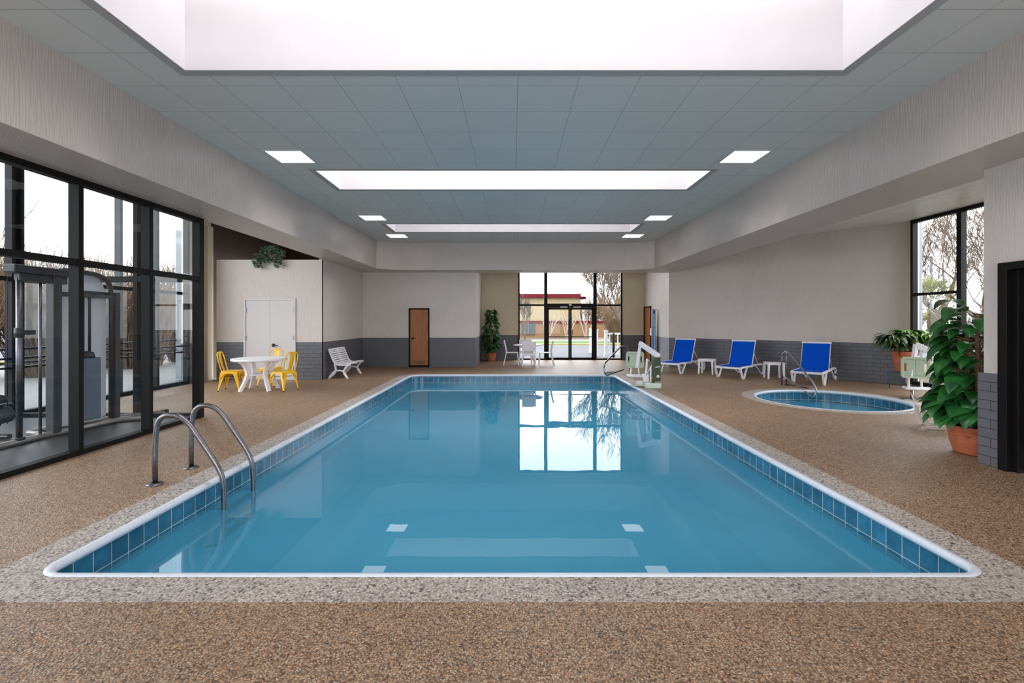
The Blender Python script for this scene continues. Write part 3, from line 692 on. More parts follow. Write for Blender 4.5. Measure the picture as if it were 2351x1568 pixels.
# foot-end centre from the V leg of each lounger
def place_l(o, foot, label, a=-45):
    c = V(*foot, 0); rot = Matrix.Rotation(R(a), 4, 'Z'); off = rot@V(.33, .145, 0)
    loc = c-off
    if o is lg: o.location = loc; o.rotation_euler.z = R(a); o['label'] = label
    else: dup(lg, loc, R(a), label)
place_l(lg, (4.98, 14.25), 'blue sling lounger nearest the alcove, leftmost of the three')
place_l(None, (6.21, 13.00), 'blue sling lounger between the two small white side tables')
place_l(None, (7.55, 11.70), 'blue sling lounger nearest the hot tub, rightmost of the three', -42)
def side_table(): 
    t = thing('side_table', '', 'side table', group='small white side tables between the loungers')
    MB().box((0, 0, .425), (.44, .44, .03)).build('tabletop', WHITE, t, .01)
    MB().box((0, -.19, .395), (.38, .02, .035)).box((0, .19, .395), (.38, .02, .035)).box((-.19, 0, .395), (.02, .36, .035)).box((.19, 0, .395), (.02, .36, .035)).build('apron', WHITE, t, .004)
    for sx in (-1, 1):
        for sy in (-1, 1): MB().bar([(sx*.18, sy*.18, .41), (sx*.195, sy*.195, 0)], [.055, .04], [.055, .04], ref=(0, 1, 0)).build('leg', WHITE, t, .006)
    return t
st = side_table(); st.location = (5.78, 14.33, 0); st.rotation_euler.z = R(-35); st['label'] = 'small white side table between the left and middle blue loungers'
dup(st, (7.12, 13.15, 0), R(-12), 'small white side table between the middle and right blue loungers')
# ---------------------------------------------------------------- steel grab rails
t = thing('hand_rail', 'bent stainless steel hand rail at the far right corner of the pool', 'hand rail')
MB().tube(smooth([(3.72, 15.3, 0), (3.72, 15.25, .55), (3.62, 15.1, .80), (3.32, 14.75, .80), (2.56, 13.55, .34), (2.60, 13.5, .03), (3.30, 14.35, .12)], .16, 7), .024, 14).build('rail', STEEL, t)
MB().lathe([(.055, 0), (.055, .01), (.03, .02)], (3.72, 15.3, 0), 20).build('flange', STEEL, t)
MB().tube([(2.74, 14.30, .03), (3.12, 14.55, .03)], .022, 12).lathe([(.03, 0), (.03, .02)], (3.10, 14.54, 0), 12, cap1=True).build('anchor_bar', STEELD, t)
t = thing('hand_rail', 'thin triangular stainless steel hand rail dipping into the hot tub', 'hand rail')
MB().tube(smooth([(6.55, 11.75, 0), (6.55, 11.75, .74), (6.57, 11.55, .86), (6.68, 10.78, .22), (6.70, 10.62, .03), (6.64, 10.66, -.15), (6.55, 11.05, .06), (6.52, 11.5, .21), (6.55, 11.75, .20)], .09, 6), .019, 12).build('rail', STEEL, t)
MB().tube(smooth([(6.66, 11.75, 0), (6.66, 11.75, .72), (6.64, 11.72, .80), (6.57, 11.6, .80)], .05), .017, 10).build('second_post', STEEL, t)
MB().tube([(6.66, 11.73, .025), (6.78, 11.12, .025)], .014, 8).box((6.66, 11.73, .02), (.08, .08, .04)).box((6.78, 11.12, .02), (.05, .05, .04)).build('anchor_bar', CHAR, t)
# ---------------------------------------------------------------- pool lifts
def lift_seat(par, c, rz, s=1.0):
    M4 = Matrix.Translation(c)@Matrix.Rotation(rz, 4, 'Z')@Matrix.Scale(s, 4)
    def put(mb, name, mat, p=None, bevel=0, label=None):
        mb.v = [M4@Vector(v) for v in mb.v]; return mb.build(name, mat, p or par, bevel, label)
    b = MB(); # backrest panel: frame border with hand slots (seen from behind or front)
    for sx in (-1, 1): b.b2(*sorted((sx*.24, sx*.185)), -.02, .02, .24, .62).b2(*sorted((sx*.145, sx*.0)), -.012, .012, .26, .60)
    b.b2(-.215, .215, -.02, .02, .60, .655).b2(-.215, .215, -.02, .02, .215, .26)
    for sx in (-1, 1): b.b2(*sorted((sx*.19, sx*.14)), -.015, .015, .24, .36).b2(*sorted((sx*.19, sx*.14)), -.015, .015, .52, .62)
    bk = put(b, 'backrest', LIFTG, None, .012)
    b = MB()
    for sx in (-1, 1): b.tube(smooth([(sx*.10, .035, .60), (sx*.10, .035, .20), (sx*.11, .02, .02), (sx*.11, -.30, .0)], .06), .02, 10)
    put(b, 'support_tube', OFFW, bk)
    b = MB().box((0, -.20, .03), (.46, .38, .03)).box((-.19, -.2, .05), (.03, .36, .02)).box((.19, -.2, .05), (.03, .36, .02))
    put(b, 'seat', WHITE, None, .012, 'white seat pan')
    b = MB().tube(smooth([(-.14, -.36, .0), (-.15, -.52, -.13), (-.15, -.62, -.17)], .04), .014, 8).tube(smooth([(.14, -.36, .0), (.15, -.52, -.13), (.15, -.62, -.17)], .04), .014, 8).box((0, -.60, -.175), (.36, .20, .018))
    put(b, 'footrest', LIFTG, None, .004)
t = thing('pool_lift', 'white and green disabled access pool lift at the far right corner of the pool', 'pool lift')
bx, by = 3.28, 11.28
MB().lathe([(.10, 0), (.185, .005), (.19, .02), (.19, .10), (.17, .12), (.06, .125)], (bx, by, 0), 36).build('base_cover', LIFTC, t, label='pale green round base cover')
MB().tube([(bx+.0, by, .11), (bx+.0, by, .30)], .038, 14).build('mast', plain('bronze_post', srgb(110, 92, 66), .4), t)
MB().tube([(bx-.045, by, .11), (bx-.045, by, .5)], .022, 10).build('side_post', WHITE, t)
pk = MB().box((bx+.08, by, .44), (.17, .22, .56)).build('battery_pack', DKGREEN, t, .035, label='dark green battery pack')
MB().box((bx+.075, by-.112, .50), (.095, .006, .018), M=Matrix.Rotation(R(-10), 3, 'Y')).build('label_strip', WHITE, pk)
MB().lathe([(.012, 0), (.032, 0), (.032, .008), (.012, .008), (.012, 0)], n=20, cap0=False).build('round_badge', WHITE, pk).matrix_world = Matrix.Translation((bx+.085, by-.111, .28))@Matrix.Rotation(R(90), 4, 'X')
ap = V(3.13, 11.80, 1.02)
MB().bar([V(3.40, 11.20, .74), ap+V(-.02, 0, 0)], .075, .11).build('boom', WHITE, t, .008)
MB().bar([ap, V(3.06, 11.9, .42)], .06, .07, ref=(0, 1, 0)).build('hanger', WHITE, t, .008)
MB().tube([V(3.36, 11.25, .70), V(3.19, 11.52, .28)], .016, 8).build('actuator', WHITE, t)
MB().box((3.12, 11.62, .07), (.30, .14, .12)).box((3.2, 11.6, .20), (.12, .12, .18)).tube([(3.2, 11.6, .2), (3.22, 11.55, .62)], .024, 10).lathe([(.012, .60), (.03, .61), (.03, .65), (.012, .66)], (3.22, 11.55, 0), 10).build('counterweight', WHITE, t, .006)
lift_seat(t, V(3.04, 11.98, .20), R(-6), .92)
t = thing('pool_lift', 'white pool lift with pale green back, beside the hot tub behind the big potted plant', 'pool lift')
lift_seat(t, V(8.32, 9.98, .16), R(-28), 1.0)
MB().tube([(7.99, 9.66, 0), (7.99, 9.66, .17)], .03, 12).box((8.0, 9.62, .01), (.5, .12, .02)).build('seat_post', STEEL, t)
MB().bar([V(8.28, 10.03, .40), V(8.38, 10.03, 1.08)], .07, .08, ref=(0, 1, 0)).build('hanger', WHITE, t, .008)
MB().bar([V(8.36, 10.03, 1.07), V(9.0, 9.7, .66)], .08, .12).build('boom', WHITE, t, .008)
MB().tube([(9.0, 9.7, .1), (9.0, 9.7, .70)], .05, 14).box((9.02, 9.72, .42), (.18, .2, .46)).build('mast', CHAR, t, .01)
MB().lathe([(.19, .0), (.19, .10), (.06, .12)], (9.0, 9.7, 0), 28).build('base_cover', LIFTC, t)
# white looped-leg stool behind the big plant
t = thing('plastic_stool', 'low white plastic stool with looped legs behind the big terracotta pot', 'stool', (6.20, 7.06, 0), R(-28))
MB().box((0, 0, .30), (.44, .42, .035)).build('seat', OFFW, t, .012)
for sy in (-.17, .17):
    MB().bar(smooth([(-.20, sy, .29), (-.19, sy, .18), (-.12, sy, .022), (.02, sy, .022), (.16, sy, .13), (.20, sy, .29)], .02, 3), .045, .05, ref=(0, 1, 0)).build('leg_loop', OFFW, t, .006)
# ---------------------------------------------------------------- plants
rnd = random.Random(4)
def leaf(mb, p, d, L, w, droop=.5, m=0, fold=.25, n=6, roll=0):
    d = d.normalized(); side = d.cross(V(0, 0, 1))
    if side.length < .05: side = V(1, 0, 0)
    side.normalize(); side = Matrix.Rotation(roll, 3, d)@side; b = len(mb.v); q = Vector(p); dd = d.copy()
    for k in range(n+1):
        f = k/n; ww = w*math.sin(math.pi*min(1, (f*.93+.05))**.75)*(1 if f < .98 else .3)
        up = side.cross(dd).normalized(); tip = up*ww*fold
        mb.v += [q-side*ww+tip, q-side*ww*.5+tip*.35, q.copy(), q+side*ww*.5+tip*.35, q+side*ww+tip]
        q = q+dd*(L/n); dd = (dd+V(0, 0, -droop/n)).normalized()
    for k in range(n):
        for c in range(4): mb.face((b+k*5+c, b+k*5+c+1, b+k*5+5+c+1, b+k*5+5+c), m, sm=True)
def pot(par, r0, r1, h, mat=TERRA, detail=True):
    pr = [(r0*.9, 0), (r0, .01), (r0*1.02, .02), (r0*1.12, h*.3), (r0+(r1-r0)*.62, h*.42), (r0+(r1-r0)*.66, h*.44), (r0+(r1-r0)*.64, h*.47), (r0+(r1-r0)*.8, h*.74), (r1*.97, h*.80), (r1*1.0, h*.82), (r1*1.04, h*.88), (r1*1.05, h*.97), (r1*1.02, h), (r1*.92, h), (r1*.90, h*.88), (.01, h*.88)]
    p = MB().lathe(pr, n=44).build('pot', mat, par)
    MB().lathe([(r1*.9, h*.885), (.01, h*.91)], n=24, cap0=False).build('soil', SOIL, par)
    if detail:
        g = MB()
        for k in range(14):       # moulded garland under the rim
            a = 2*math.pi*k/14; rr = r1*1.0
            for j in range(5):
                aa = a+(j-2)*.06; zz = h*.74-h*.10*(1-abs(j-2)/2.2); c = V(rr*.93*math.cos(aa), rr*.93*math.sin(aa), zz)
                g.lathe([(.001, -.014), (.015, -.006), (.017, .004), (.001, .015)], c, 6, cap0=False)
        g.tube([V(r1*.92*math.cos(R(q*10)), r1*.92*math.sin(R(q*10)), h*.72) for q in range(37)], .012, 6)
        g.build('garland', mat, p)
    return p
# big terracotta pot at the right wall
t = thing('potted_plant', 'large leafy plant on bamboo stakes in a terracotta pot by the near right wall', 'plant', (5.48, 5.68, 0), 0, None)
pot(t, .225, .285, .33)
s = MB(); lf = MB(); PO = t.location.copy()
stakes = [((-.02, .0), (-.04, -.02, 1.62)), ((.10, .06), (.10, .10, 1.30)), ((-.13, .05), (-.16, .1, 1.05)), ((.04, -.08), (.06, -.1, 1.0)), ((.0, .12), (.0, .16, 1.45))]
for (b0, tp) in stakes: s.tube([V(b0[0], b0[1], .31), V(*tp)], [.022, .014], 8)
for (z, n_, Lm, sp) in ((.40, 46, .38, .13), (.50, 40, .38, .12), (.62, 24, .32, .10), (.76, 24, .31, .10), (.90, 24, .30, .10), (1.04, 22, .30, .10), (1.18, 20, .30, .09), (1.32, 16, .30, .07), (1.46, 14, .32, .07), (1.58, 9, .34, .04)):
    for k in range(n_):
        a = 2*math.pi*(k+rnd.random()*.8)/n_; zz = z+rnd.uniform(-.09, .09)
        p0 = V(math.cos(a)*sp*.6, math.sin(a)*sp*.6, zz); L = Lm*rnd.uniform(.75, 1.1); st_ = rnd.uniform(.10, .2)
        up = rnd.uniform(.1, .75) if z < .6 else rnd.uniform(-.1, .6)
        d = V(math.cos(a), math.sin(a), up).normalized(); p1 = p0+d*st_
        # keep foliage clear of the near wall
        wp = PO+p1+V(d.x, d.y, 0)*L*.7
        if wp.x > 5.02 and wp.y < 5.39: continue
        s.tube([p0, p0+d*st_*.6+V(0, 0, .01), p1], .004, 5)
        leaf(lf, p1, (d+V(0, 0, -.05)), L, L*rnd.uniform(.27, .38), rnd.uniform(1.2, 2.5), fold=rnd.uniform(.1, .4), roll=rnd.uniform(-.4, .4))
for (a, z, up) in ((195, 1.58, .45), (185, 1.10, .1), (170, 1.28, .0), (200, .92, .05), (95, 1.62, .7), (178, 1.40, .5)):
    d = V(math.cos(R(a)), math.sin(R(a)), up).normalized(); p0 = V(-.03, -.01, z); p1 = p0+d*.22
    s.tube([p0, p1], .005, 5); leaf(lf, p1, d, .40, .105, 1.9, fold=.2)
s.build('stem', STEM, t); lf.build('foliage', GREEN, t, fixn=False)
# plant in the alcove
t = thing('potted_plant', 'tall bushy green plant in a small terracotta pot in the left corner of the alcove', 'plant', (-.82, 18.95, 0))
pot(t, .14, .19, .33, detail=False); s = MB(); lf = MB()
for k in range(5): s.tube([V(rnd.uniform(-.06, .06), rnd.uniform(-.06, .06), .28), V(rnd.uniform(-.12, .12), rnd.uniform(-.1, .1), rnd.uniform(1.2, 1.9))], .012, 6)
for k in range(330):
    z = .38+1.62*rnd.random()**1.05; rad = .36*(1-max(0, z-1.25)/1.0)*(1 if z > .6 else .9); a = rnd.uniform(0, 2*math.pi)
    if z > 1.5: rad = .18
    d = V(math.cos(a), math.sin(a), rnd.uniform(-.2, .5)).normalized(); rr = rad*rnd.uniform(.3, .75)
    p = V(math.cos(a)*rr, math.sin(a)*rr*.9, z)
    leaf(lf, p, d, rnd.uniform(.16, .26), rnd.uniform(.035, .06), rnd.uniform(1.2, 2.4), n=4, roll=rnd.uniform(-.5, .5))
s.build('stem', STEM, t); lf.build('foliage', GREEN, t, fixn=False)
# plant on stand in the window corner
ps = thing('plant_stand', 'teal metal plant stand in the corner by the window', 'plant stand', (9.05, 11.15, 0), R(20))
m = MB()
for sx in (-1, 1):
    m.tube(smooth([(sx*.2, -.2, 0), (sx*.2, -.2, .36), (sx*.2, .2, .36), (sx*.2, .2, 0)], .03), .012, 8)
m.tube([(-.2, -.2, .36), (.2, -.2, .36)], .012, 8).tube([(-.2, .2, .36), (.2, .2, .36)], .012, 8); m.build('frame', TEAL, ps)
MB().box((0, 0, .375), (.42, .42, .016)).build('shelf', TEAL, ps)
t = thing('potted_plant', 'wide arching plant with long glossy leaves in a terracotta pot by the corner window', 'plant', (9.05, 11.15, .384))
pot(t, .17, .25, .48, detail=False); lf = MB(); l2 = MB(); s = MB()
for (c, n_, tgt) in ((V(-.32, -.06, .72), 110, lf), (V(.10, .0, .82), 110, l2), (V(.42, -.2, .74), 80, l2), (V(0, 0, .6), 90, lf)):
    s.tube([V(c.x*.3, c.y*.3, .42), c], .014, 6)
    for k in range(n_):
        a = rnd.uniform(0, 2*math.pi); d = V(math.cos(a), math.sin(a), rnd.uniform(.1, 1.0)).normalized()
        leaf(tgt, c+d*rnd.uniform(.02, .12), d, rnd.uniform(.28, .46), rnd.uniform(.035, .058), rnd.uniform(1.5, 2.8), n=6, roll=rnd.uniform(-.4, .4))
s.build('stem', STEM, t); lf.build('foliage', leafmat('olive_leaf', srgb(34, 60, 30), srgb(84, 110, 56)), t, fixn=False); l2.build('bright_foliage', GREEN2, t, fixn=False, label='brighter yellow green leaves')
# ivy on storage room
t = thing('ivy_basket', 'trailing variegated ivy in a basket on top of the storage room wall', 'plant', (-6.43, 12.99, 3.195))
MB().lathe([(.10, 0), (.14, .10), (.15, .14), (.13, .14), (.12, .02)], n=20).build('basket', STEM, t); lf = MB()
for k in range(520):
    a = rnd.uniform(0, 2*math.pi); rr = rnd.uniform(.02, .32); x = math.cos(a)*rr*1.1
    y = math.sin(a)*rr*.7
    front = rnd.random() < .5
    z = .12+.26*math.sqrt(max(0, 1-(rr/.34)**2))*rnd.random()
    if front: y = -.23+rnd.uniform(-.05, .03); z = rnd.uniform(-.20, .14)+.0; x = rnd.uniform(-.36, .36); z *= (1 if abs(x) > .16 else .35)
    elif z < .05: z = .06
    d = V(rnd.uniform(-1, 1), -abs(rnd.uniform(.2, 1)), rnd.uniform(-.6, .4))
    leaf(lf, V(x, y, z), d, rnd.uniform(.07, .11), rnd.uniform(.03, .045), .6, n=4, roll=rnd.uniform(-1, 1))
lf.build('foliage', GREEN3, t, fixn=False)
# ---------------------------------------------------------------- blue lane rope hanging on the alcove wall
t = thing('lane_rope', 'bundle of blue and white pool lane rope hanging beside the orange alcove door', 'lane rope', (5.21, 17.75, 0))
MB().tube([(.10, 0, 1.98), (-.05, 0, 1.98), (-.06, 0, 2.03)], .010, 8).build('hook', STEEL, t)
for k in range(5):
    yo = (k-2)*.055; m = MB(); z = .22+.05*(k % 2); top = 1.95-.06*abs(k-2)
    pts = []; rr = []
    while z < top:
        f = (z-.2)/1.8; x = -.01+.02*math.sin(k*2.1); y = yo*(1.25-f*.9)
        pts += [V(x, y, z), V(x, y, z+.005), V(x, y, z+.075), V(x, y, z+.08)]; rr += [.014, .036, .036, .014]; z += .085
    m.tube(pts, rr, 10, ref=(1, 0, 0)).build('rope_strand', ROPEB if k % 4 else plain('rope_pale', srgb(170, 196, 220), .5), t)
# ---------------------------------------------------------------- gym machine behind glass
t = thing('cable_machine', 'tall grey cable weight machine standing behind the gym glass', 'gym machine', (-6.1, 6.90, 0))
gm_ = MB(); gm_.tube([(-.1, -1.6, .04), (-.1, -.5, .04), (.05, .55, .04), (.40, .72, .04)], .038, 12).tube(smooth([(-.45, -.3, .05), (-.2, .55, .05), (.35, 1.15, .05)], .1), .036, 12).tube([(-.1, -.45, .04), (-.45, -.35, .04)], .036, 10)
gm_.build('base_frame', plain('silver_paint', srgb(150, 146, 142), .35, .4), t)
MB().tube([(.33, .69, .04), (.42, .73, .04)], .042, 12).tube([(.29, 1.10, .05), (.37, 1.165, .05)], .04, 12).build('rubber_foot', BLACK, t)
MB().b2(-.16, -.04, -.42, -.30, .04, 2.24).b2(-.16, -.04, .60, .68, .04, 2.0).build('upright', CHAR, t, .01)
MB().b2(-.18, -.02, -.95, -.20, 2.16, 2.26).b2(-.14, -.06, -.85, -.20, 2.06, 2.16).b2(-.13, -.07, -.3, .64, 1.90, 1.96).build('top_beam', CHAR, t, .01)
MB().tube([(-.10, -.82, .06), (-.10, -.82, 2.1)], .034, 12).tube([(-.10, -.55, .06), (-.10, -.55, 2.1)], .018, 10).build('guide_column', STEELD, t)
MB().tube([(-.10, -.82, .06), (-.10, -.82, .10)], .06, 12).tube([(-.10, -.82, 1.35), (-.10, -.82, 1.47)], .05, 12).box((-.10, -.72, 1.41), (.06, .16, .06)).build('slider', CHAR, t)
sh = [(-.25, .10), (-.25, 2.18), (-.1, 2.24), (.30, 2.24), (.42, 2.20), (.50, 2.12), (.55, 2.0), (.56, 1.85), (.56, .10)]
MB().xprism(sh, -.20, -.17).build('shroud', GUARD, t, label='frosted pale shroud panel')
MB().tube(smooth([(-.12, -.24, 2.26), (-.12, .34, 2.26), (-.12, .58, 2.16), (-.12, .60, 1.85), (-.12, .60, .06)], .15, 6), .035, 10).tube([(-.12, .0, 1.98), (-.12, .6, 1.98)], .02, 8).build('hoop_frame', CHAR, t)
MB().b2(-.16, -.02, -.02, .30, .12, 1.02).build('weight_stack', plain('blue_grey_plates', srgb(96, 112, 128), .4), t, .01)
MB().tube([(-.09, .08, 1.0), (-.09, .08, 1.95)], .012, 8).tube([(-.09, .18, 1.0), (-.09, .18, 1.95)], .018, 8).lathe([(.02, 1.0), (.09, 1.02), (.07, 1.10), (.02, 1.12)], (-.09, .15, 0), 16).build('guide_rod', CHAR, t)
MB().tube([(-.06, -1.0, .3), (-.06, -1.0, 2.1)], .004, 5).build('cable', BLACK, t)
m = MB(); m.lathe([(.001, -.10), (.09, -.07), (.12, .0), (.08, .09), (.02, .12)], (-.02, -1.10, .42), 14, cap0=False).lathe([(.001, -.06), (.11, -.04), (.12, .03), (.001, .07)], (-.04, -1.16, .62), 12, cap0=False).lathe([(.001, -.05), (.10, -.03), (.10, .03), (.001, .06)], (-.04, -1.24, .78), 10, cap0=False)
m.tube(smooth([(-.03, -1.1, .34), (-.0, -1.22, .2), (.02, -1.3, .06), (.05, -1.2, .12)], .05), .012, 8).build('hanging_handles', CHAR, t)
t = thing('exercise_bench', 'dark upright gym machine part seen at the left edge behind the glass', 'gym machine', (-7.0, 6.35, 0))
MB().bar([(-.2, 0, .45), (.05, .1, 1.05)], .26, .09, ref=(0, 1, 0)).build('backrest', BLACK, t, .03); MB().box((.1, 0, .42), (.45, .3, .09)).build('seat', BLACK, t, .03)
MB().tube([(-.3, 0, .04), (.4, 0, .04)], .035).tube([(.1, 0, .04), (.1, 0, .4)], .035).tube([(-.3, -.25, .04), (-.3, .25, .04)], .035).build('frame', STEELD, t)
# ---------------------------------------------------------------- outside
def ground(name, x0, x1, y0, y1, z, mat, label):
    return struct(MB().b2(x0, x1, y0, y1, z-.1, z).build(name, mat), label)
ground('floor_outside_far', -60, 90, AY+.12, 90, -.03, ASPH, 'grey asphalt car park outside the far windows')
ground('floor_outside_left', -90, EX-.1, -30, 90, -.035, CONCX, 'pale pavement outside the gym windows')
ground('floor_outside_right', RX+.15, 90, -30, 90, -.036, MULCH, 'brown ground outside the corner window')
ground('trim_3', -14, 14, 33.5, 38.5, .0, GRASS, 'strip of green lawn across the car park')
ground('trim_4', -14, 14, 32.6, 33.5, .02, CURBY, 'yellow painted curb')
ground('trim_5', -14, 14, 38.5, 42, -.0, CONCX, 'pale sidewalk in front of the building')
ground('trim_6', -14, 16, 42, 46, .03, MULCH, 'mulch bed along the building')
t = thing('brick_building', 'low cream building with red roof edge and brick base across the car park', 'building', (0, 0, 0))
MB().b2(-12, 6.45, 46, 58, 1.55, 3.95).build('upper_wall', STUCCO, t, label='cream upper wall')
MB().b2(-12, 9.0, 45.9, 58, 0, 1.55).build('brick_base', XBRICK, t)
MB().b2(-12, 6.5, 45.75, 58, 3.85, 4.18).b2(-12, 6.9, 45.6, 58, 3.80, 3.90).b2(6.5, 6.95, 45.6, 47, 3.68, 3.86).build('roof_edge', REDT, t)
MB().b2(-12, 9.1, 45.8, 46, 1.40, 1.62).build('red_band', REDT, t)
w = MB().b2(.9, 2.15, 45.8, 45.95, .35, 1.35).build('window', DKGLASS, t); MB().b2(1.5, 1.54, 45.78, 45.8, .35, 1.35).b2(.9, 2.15, 45.78, 45.8, .33, .38).build('window_frame', CONCX, w)
def rail_fence(name, label, p0, p1, n, z0=.02, h=1.0, postw=.12):
    t = thing(name, label, 'railing'); p0 = V(*p0, 0); p1 = V(*p1, 0); d = (p1-p0).normalized(); a = math.atan2(d.y, d.x); L = (p1-p0).length
    MB().box((p0+p1)/2+V(0, 0, h), (L, .07, .07), a).build('top_rail', WHITE, t); MB().box((p0+p1)/2+V(0, 0, .15), (L, .05, .05), a).build('bottom_rail', WHITE, t)
    for p in (p0, p1):
        q = MB().box(p+V(0, 0, (h+.1)/2), (postw, postw, h+.1), a).build('post', WHITE, t); MB().box(p+V(0, 0, h+.12), (postw+.05, postw+.05, .04), a).box(p+V(0, 0, .06), (postw+.05, postw+.05, .12), a).build('cap', WHITE, q)
    for k in range(1, n): MB().box(p0+d*L*k/n+V(0, 0, (h+.15)/2), (.035, .035, h-.15), a).build('baluster', WHITE, t)
rail_fence('porch_railing', 'white railing outside the right entrance window', (4.05, 20.9), (5.6, 20.9), 9, h=1.02)
rail_fence('porch_railing', 'white railing running away from the glass doors', (3.72, 21.3), (3.9, 24.0), 10, h=1.05)
tag(MB().tube([(4.35, 20.75, 0), (4.35, 20.75, 1.05)], .05, 10).build('dark_post', BLACK), 'dark post standing by the white porch railing', 'post')
rt = random.Random(11)
def branch(mb, p, d, L, r, depth, spread, segs=3, sides=5, up=.08, kids=3, minr=.004):
    pts = [p]; rr = [r]; q = Vector(p); dd = d.normalized()
    for k in range(segs):
        dd = (dd+V(rt.uniform(-1, 1), rt.uniform(-1, 1), rt.uniform(-1, 1))*.16+V(0, 0, up)).normalized(); q = q+dd*L/segs; pts.append(q.copy()); rr.append(max(minr, r*(1-.5*(k+1)/segs)))
    mb.tube(pts, rr, sides if r > .03 else 3, cap=False)
    if depth <= 0: return
    for k in range(kids):
        i = rt.randint(1, segs); nd = (dd+V(rt.uniform(-1, 1), rt.uniform(-1, 1), rt.uniform(-.5, .8))*spread).normalized()
        branch(mb, pts[i], nd, L*rt.uniform(.6, .85), rr[i]*.68, depth-1, spread, segs, sides, up, kids, minr)
def tree(label, loc, L, r, depth, spread=.8, mat=BARK, kids=3, trunk=None, group=None, up=.08, minr=.006):
    t = thing('bare_tree', label, 'tree', loc, group=group); m = MB(); tr = MB()
    trunk = trunk or L*.6
    tr.tube([V(0, 0, -.1), V(.03*trunk, 0, trunk*.5), V(0, 0.02*trunk, trunk)], [r*1.2, r, r*.9], 8).build('trunk', mat, t)
    for k in range(kids+1):
        a = 2*math.pi*(k+rt.random()*.6)/(kids+1); branch(m, V(0, 0.02*trunk, trunk*rt.uniform(.75, 1)), V(math.cos(a)*spread, math.sin(a)*spread, .9), L, r*.65, depth, spread, kids=kids, up=up, minr=minr)
    m.build('branches', mat, t, fixn=False); return t
tree('large bare tree outside the right entrance window', (7.3, 31, 0), 2.1, .16, 5, .8, BARK, 3, 1.3, minr=.012)
tree('tall bare tree behind the right end of the low building', (10.4, 52, 0), 3.2, .2, 5, .7, BARK, 3, 2, minr=.02)
tree('pale bare tree by the dark window of the low building', (1.05, 41, 0), 1.25, .06, 4, .45, BARK, 3, .8, up=.2, minr=.016)
def crape(label, loc, s=1.0):
    t = thing('pale_small_tree', label, 'tree', loc); m = MB()
    for k in range(5):
        a = 2*math.pi*k/5+.4; q = V(math.cos(a)*.06, math.sin(a)*.06, -.05); d = V(math.cos(a)*.36, math.sin(a)*.36, 1).normalized(); pts = [q.copy()]
        for j in range(4):
            q = q+d*.42*s; d = (d+V(rt.uniform(-.12, .12), rt.uniform(-.12, .12), .0)).normalized(); pts.append(q.copy())
            if j > 1:
                for u in range(2):
                    e = (d+V(rt.uniform(-.7, .7), rt.uniform(-.7, .7), .1)).normalized(); m.tube([q, q+e*.35*s, q+e*.6*s+V(0, 0, .08)], [.03, .025, .015], 5, cap=False)
        m.tube(pts, [.065, .055, .045, .038, .03], 6, cap=False)
    m.build('branches', BARKP, t)
crape('small pale many-stemmed tree outside the glass doors, leftmost of three', (3.2, 42.8, 0))
crape('small pale many-stemmed tree outside the glass doors, middle of three', (4.9, 42.5, 0), 1.1)
crape('small pale many-stemmed tree outside the glass doors, rightmost of three', (6.55, 42.5, 0), 1.05)
def shrub(label, loc, H, Rd, n, mat, group, cat='shrub', name='bare_shrub', tint=None):
    t = thing(name, label, cat, loc, group=group); m = MB()
    for k in range(n):
        a = rt.uniform(0, 2*math.pi); rr = Rd*.35*math.sqrt(rt.random()); p = V(math.cos(a)*rr, math.sin(a)*rr, 0); lean = rt.uniform(.1, 1)*Rd*.75/H; h = H*rt.uniform(.6, 1.0)
        q = p.copy(); d = V(math.cos(a)*lean*.9, math.sin(a)*lean*.9, 1).normalized(); pts = [q.copy()]
        for j in range(4):
            q = q+d*h/4; d = (d+V(rt.uniform(-.13, .13), rt.uniform(-.13, .13), .05)).normalized(); pts.append(q.copy())
            if j: 
                for u in range(2):
                    e = (d+V(rt.uniform(-.6, .6), rt.uniform(-.6, .6), .2)).normalized(); m.tube([q, q+e*h*.12, q+e*h*.2+V(0, 0, h*.05)], [.009, .006, .004], 3, cap=False)
        m.tube(pts, [.018, .015, .012, .009, .004], 3, cap=False)
    m.build('twigs', mat, t, fixn=False); return t
sh1 = shrub('dense brown bare shrub beyond the gym windows, leftmost of the row', (-14.6, 12.0, 0), 3.2, 2.4, 620, TWIG, 'bare brown shrubs beyond the gym windows')
places = [(-13.6, 14.4, 0, 'second'), (-13.2, 16.8, 0, 'third'), (-12.6, 19.2, 0, 'fourth'), (-12.2, 21.6, 0, 'fifth'), (-11.8, 24.4, 0, 'sixth')]
for k, (x, y, z, o_) in enumerate(places):
    dup(sh1, (x, y, z), 1.3*(k+1), 'dense brown bare shrub beyond the gym windows, %s from the left' % o_)
tree('sparse bare tree at the left edge beyond the gym windows', (-18.5, 14.5, 0), 2.0, .11, 4, .8, BARK, 3, 1.6, minr=.012)
t = thing('window_railing', 'dark metal guard rail just outside the gym windows', 'railing')
MB().tube([(-9.0, 4, 1.05), (-9.0, 15, 1.05)], .025, 8).tube([(-9.0, 4, .80), (-9.0, 15, .80)], .02, 8).build('rail', BLACK, t)
for k in range(6): MB().tube([(-9.0, 4.2+2*k, 0), (-9.0, 4.2+2*k, 1.05)], .025, 8).build('post', BLACK, t)
for k, (x, y) in enumerate(((-8.9, 13.05),)):
    tag(MB().b2(x-.11, x+.11, y-.11, y+.11, 0, 4.0).build('outside_column', SILV), 'grey square outdoor column seen through the right gym bay', 'column')
tag(MB().b2(-40, -17, 17.2, 17.5, 0, .12).build('road_kerb', CURBY), 'yellow painted kerb far beyond the gym windows', 'kerb')
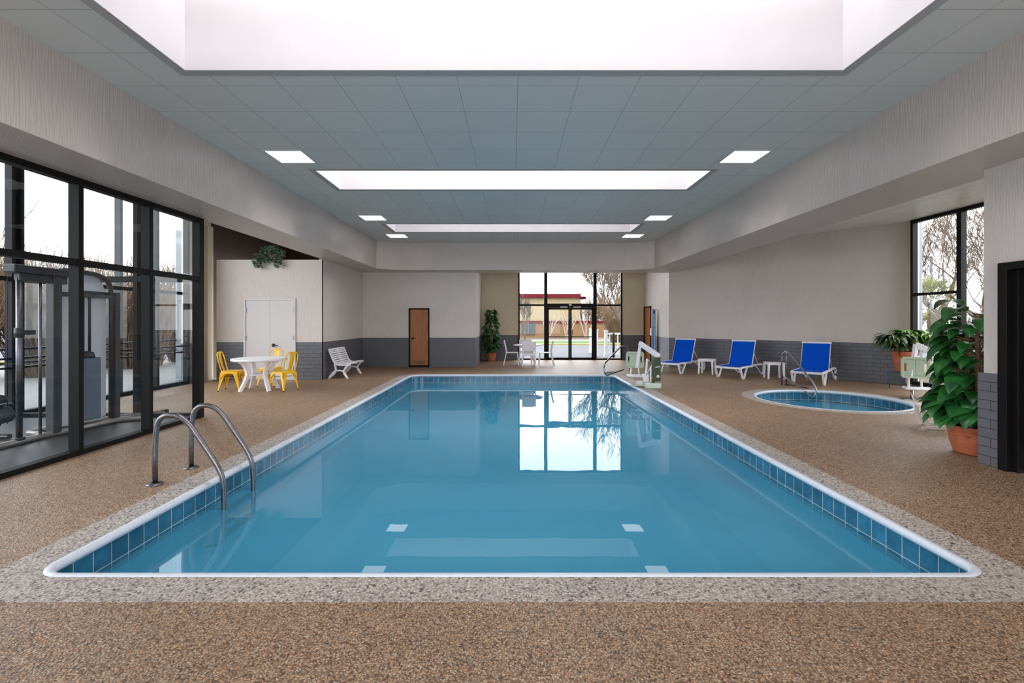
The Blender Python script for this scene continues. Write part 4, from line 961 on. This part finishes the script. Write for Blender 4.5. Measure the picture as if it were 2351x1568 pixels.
# right corner window surroundings
tag(MB().b2(10.3, 10.82, 12.75, 12.95, 0, 4.5).build('outside_column', SILV), 'grey clad outdoor column at the left of the corner window', 'column')
tree('bare tree with many branches beyond the corner window', (17.5, 17.8, 0), 2.1, .10, 5, .95, BARK, 3, 1.2, minr=.009)
tree('second bare tree filling the right pane of the corner window', (15.4, 14.2, 0), 1.9, .08, 5, .95, BARK, 3, 1.0, minr=.007)
tree('distant bare tree behind the lamp post', (22.0, 25.0, 0), 3.0, .16, 5, .8, BARK, 3, 2.0, minr=.014)
shrub('low tangled bare shrub under the corner window', (13.2, 13.6, 0), 1.8, 2.0, 300, BARK, None)
shrub('low tangled bare shrub further right of the corner window', (12.8, 11.9, 0), 1.6, 1.6, 240, BARK, None)
t = thing('evergreen_bush', 'round yellow green bush beyond the corner window', 'bush', (16.4, 19.0, 0)); lf = MB(); m = MB()
m.tube([V(0, 0, 0), V(0, 0, 2.0)], .08, 6).build('trunk', BARK, t)
for k in range(1500):
    d = V(rt.gauss(0, 1), rt.gauss(0, 1), rt.gauss(0, 1)).normalized(); p = V(d.x*1.0, d.y*1.0, d.z*.85)*rt.uniform(.6, 1)+V(0, 0, 2.35)
    leaf(lf, p, d+V(0, 0, .3), .16, .04, .5, n=2)
lf.build('foliage', leafmat('bush_leaf', srgb(56, 68, 24), srgb(140, 142, 60), 3), t, fixn=False)
t = thing('lamp_post', 'grey car park lamp post beyond the corner window', 'lamp post', (21.5, 24.8, 0))
MB().tube([(0, 0, 0), (0, 0, 4.9)], .07, 8).build('pole', SILV, t); MB().tube([(0, 0, 4.8), (-.5, 0, 4.95)], .04, 6).build('arm', SILV, t); MB().box((-.8, 0, 4.95), (.6, .3, .12)).build('lamp_head', SILV, t)

for k, (x, y) in enumerate(((8.2, 36.5), (10.2, 37.5), (12.3, 37))):
    shrub('brown bare thicket right of the low building, %s of three' % ('leftmost', 'middle', 'rightmost')[k], (x, y, 0), 3.0, 2.2, 260, TWIG, 'thickets right of the low building')

for k, (x, y) in enumerate(((9.6, 61), (12.6, 62), (15.8, 61))):
    shrub('tall brown bare thicket far behind the low building, %s of three' % ('leftmost', 'middle', 'rightmost')[k], (x, y, 0), 5.2, 3.2, 300, TWIG, 'far thickets behind the low building')
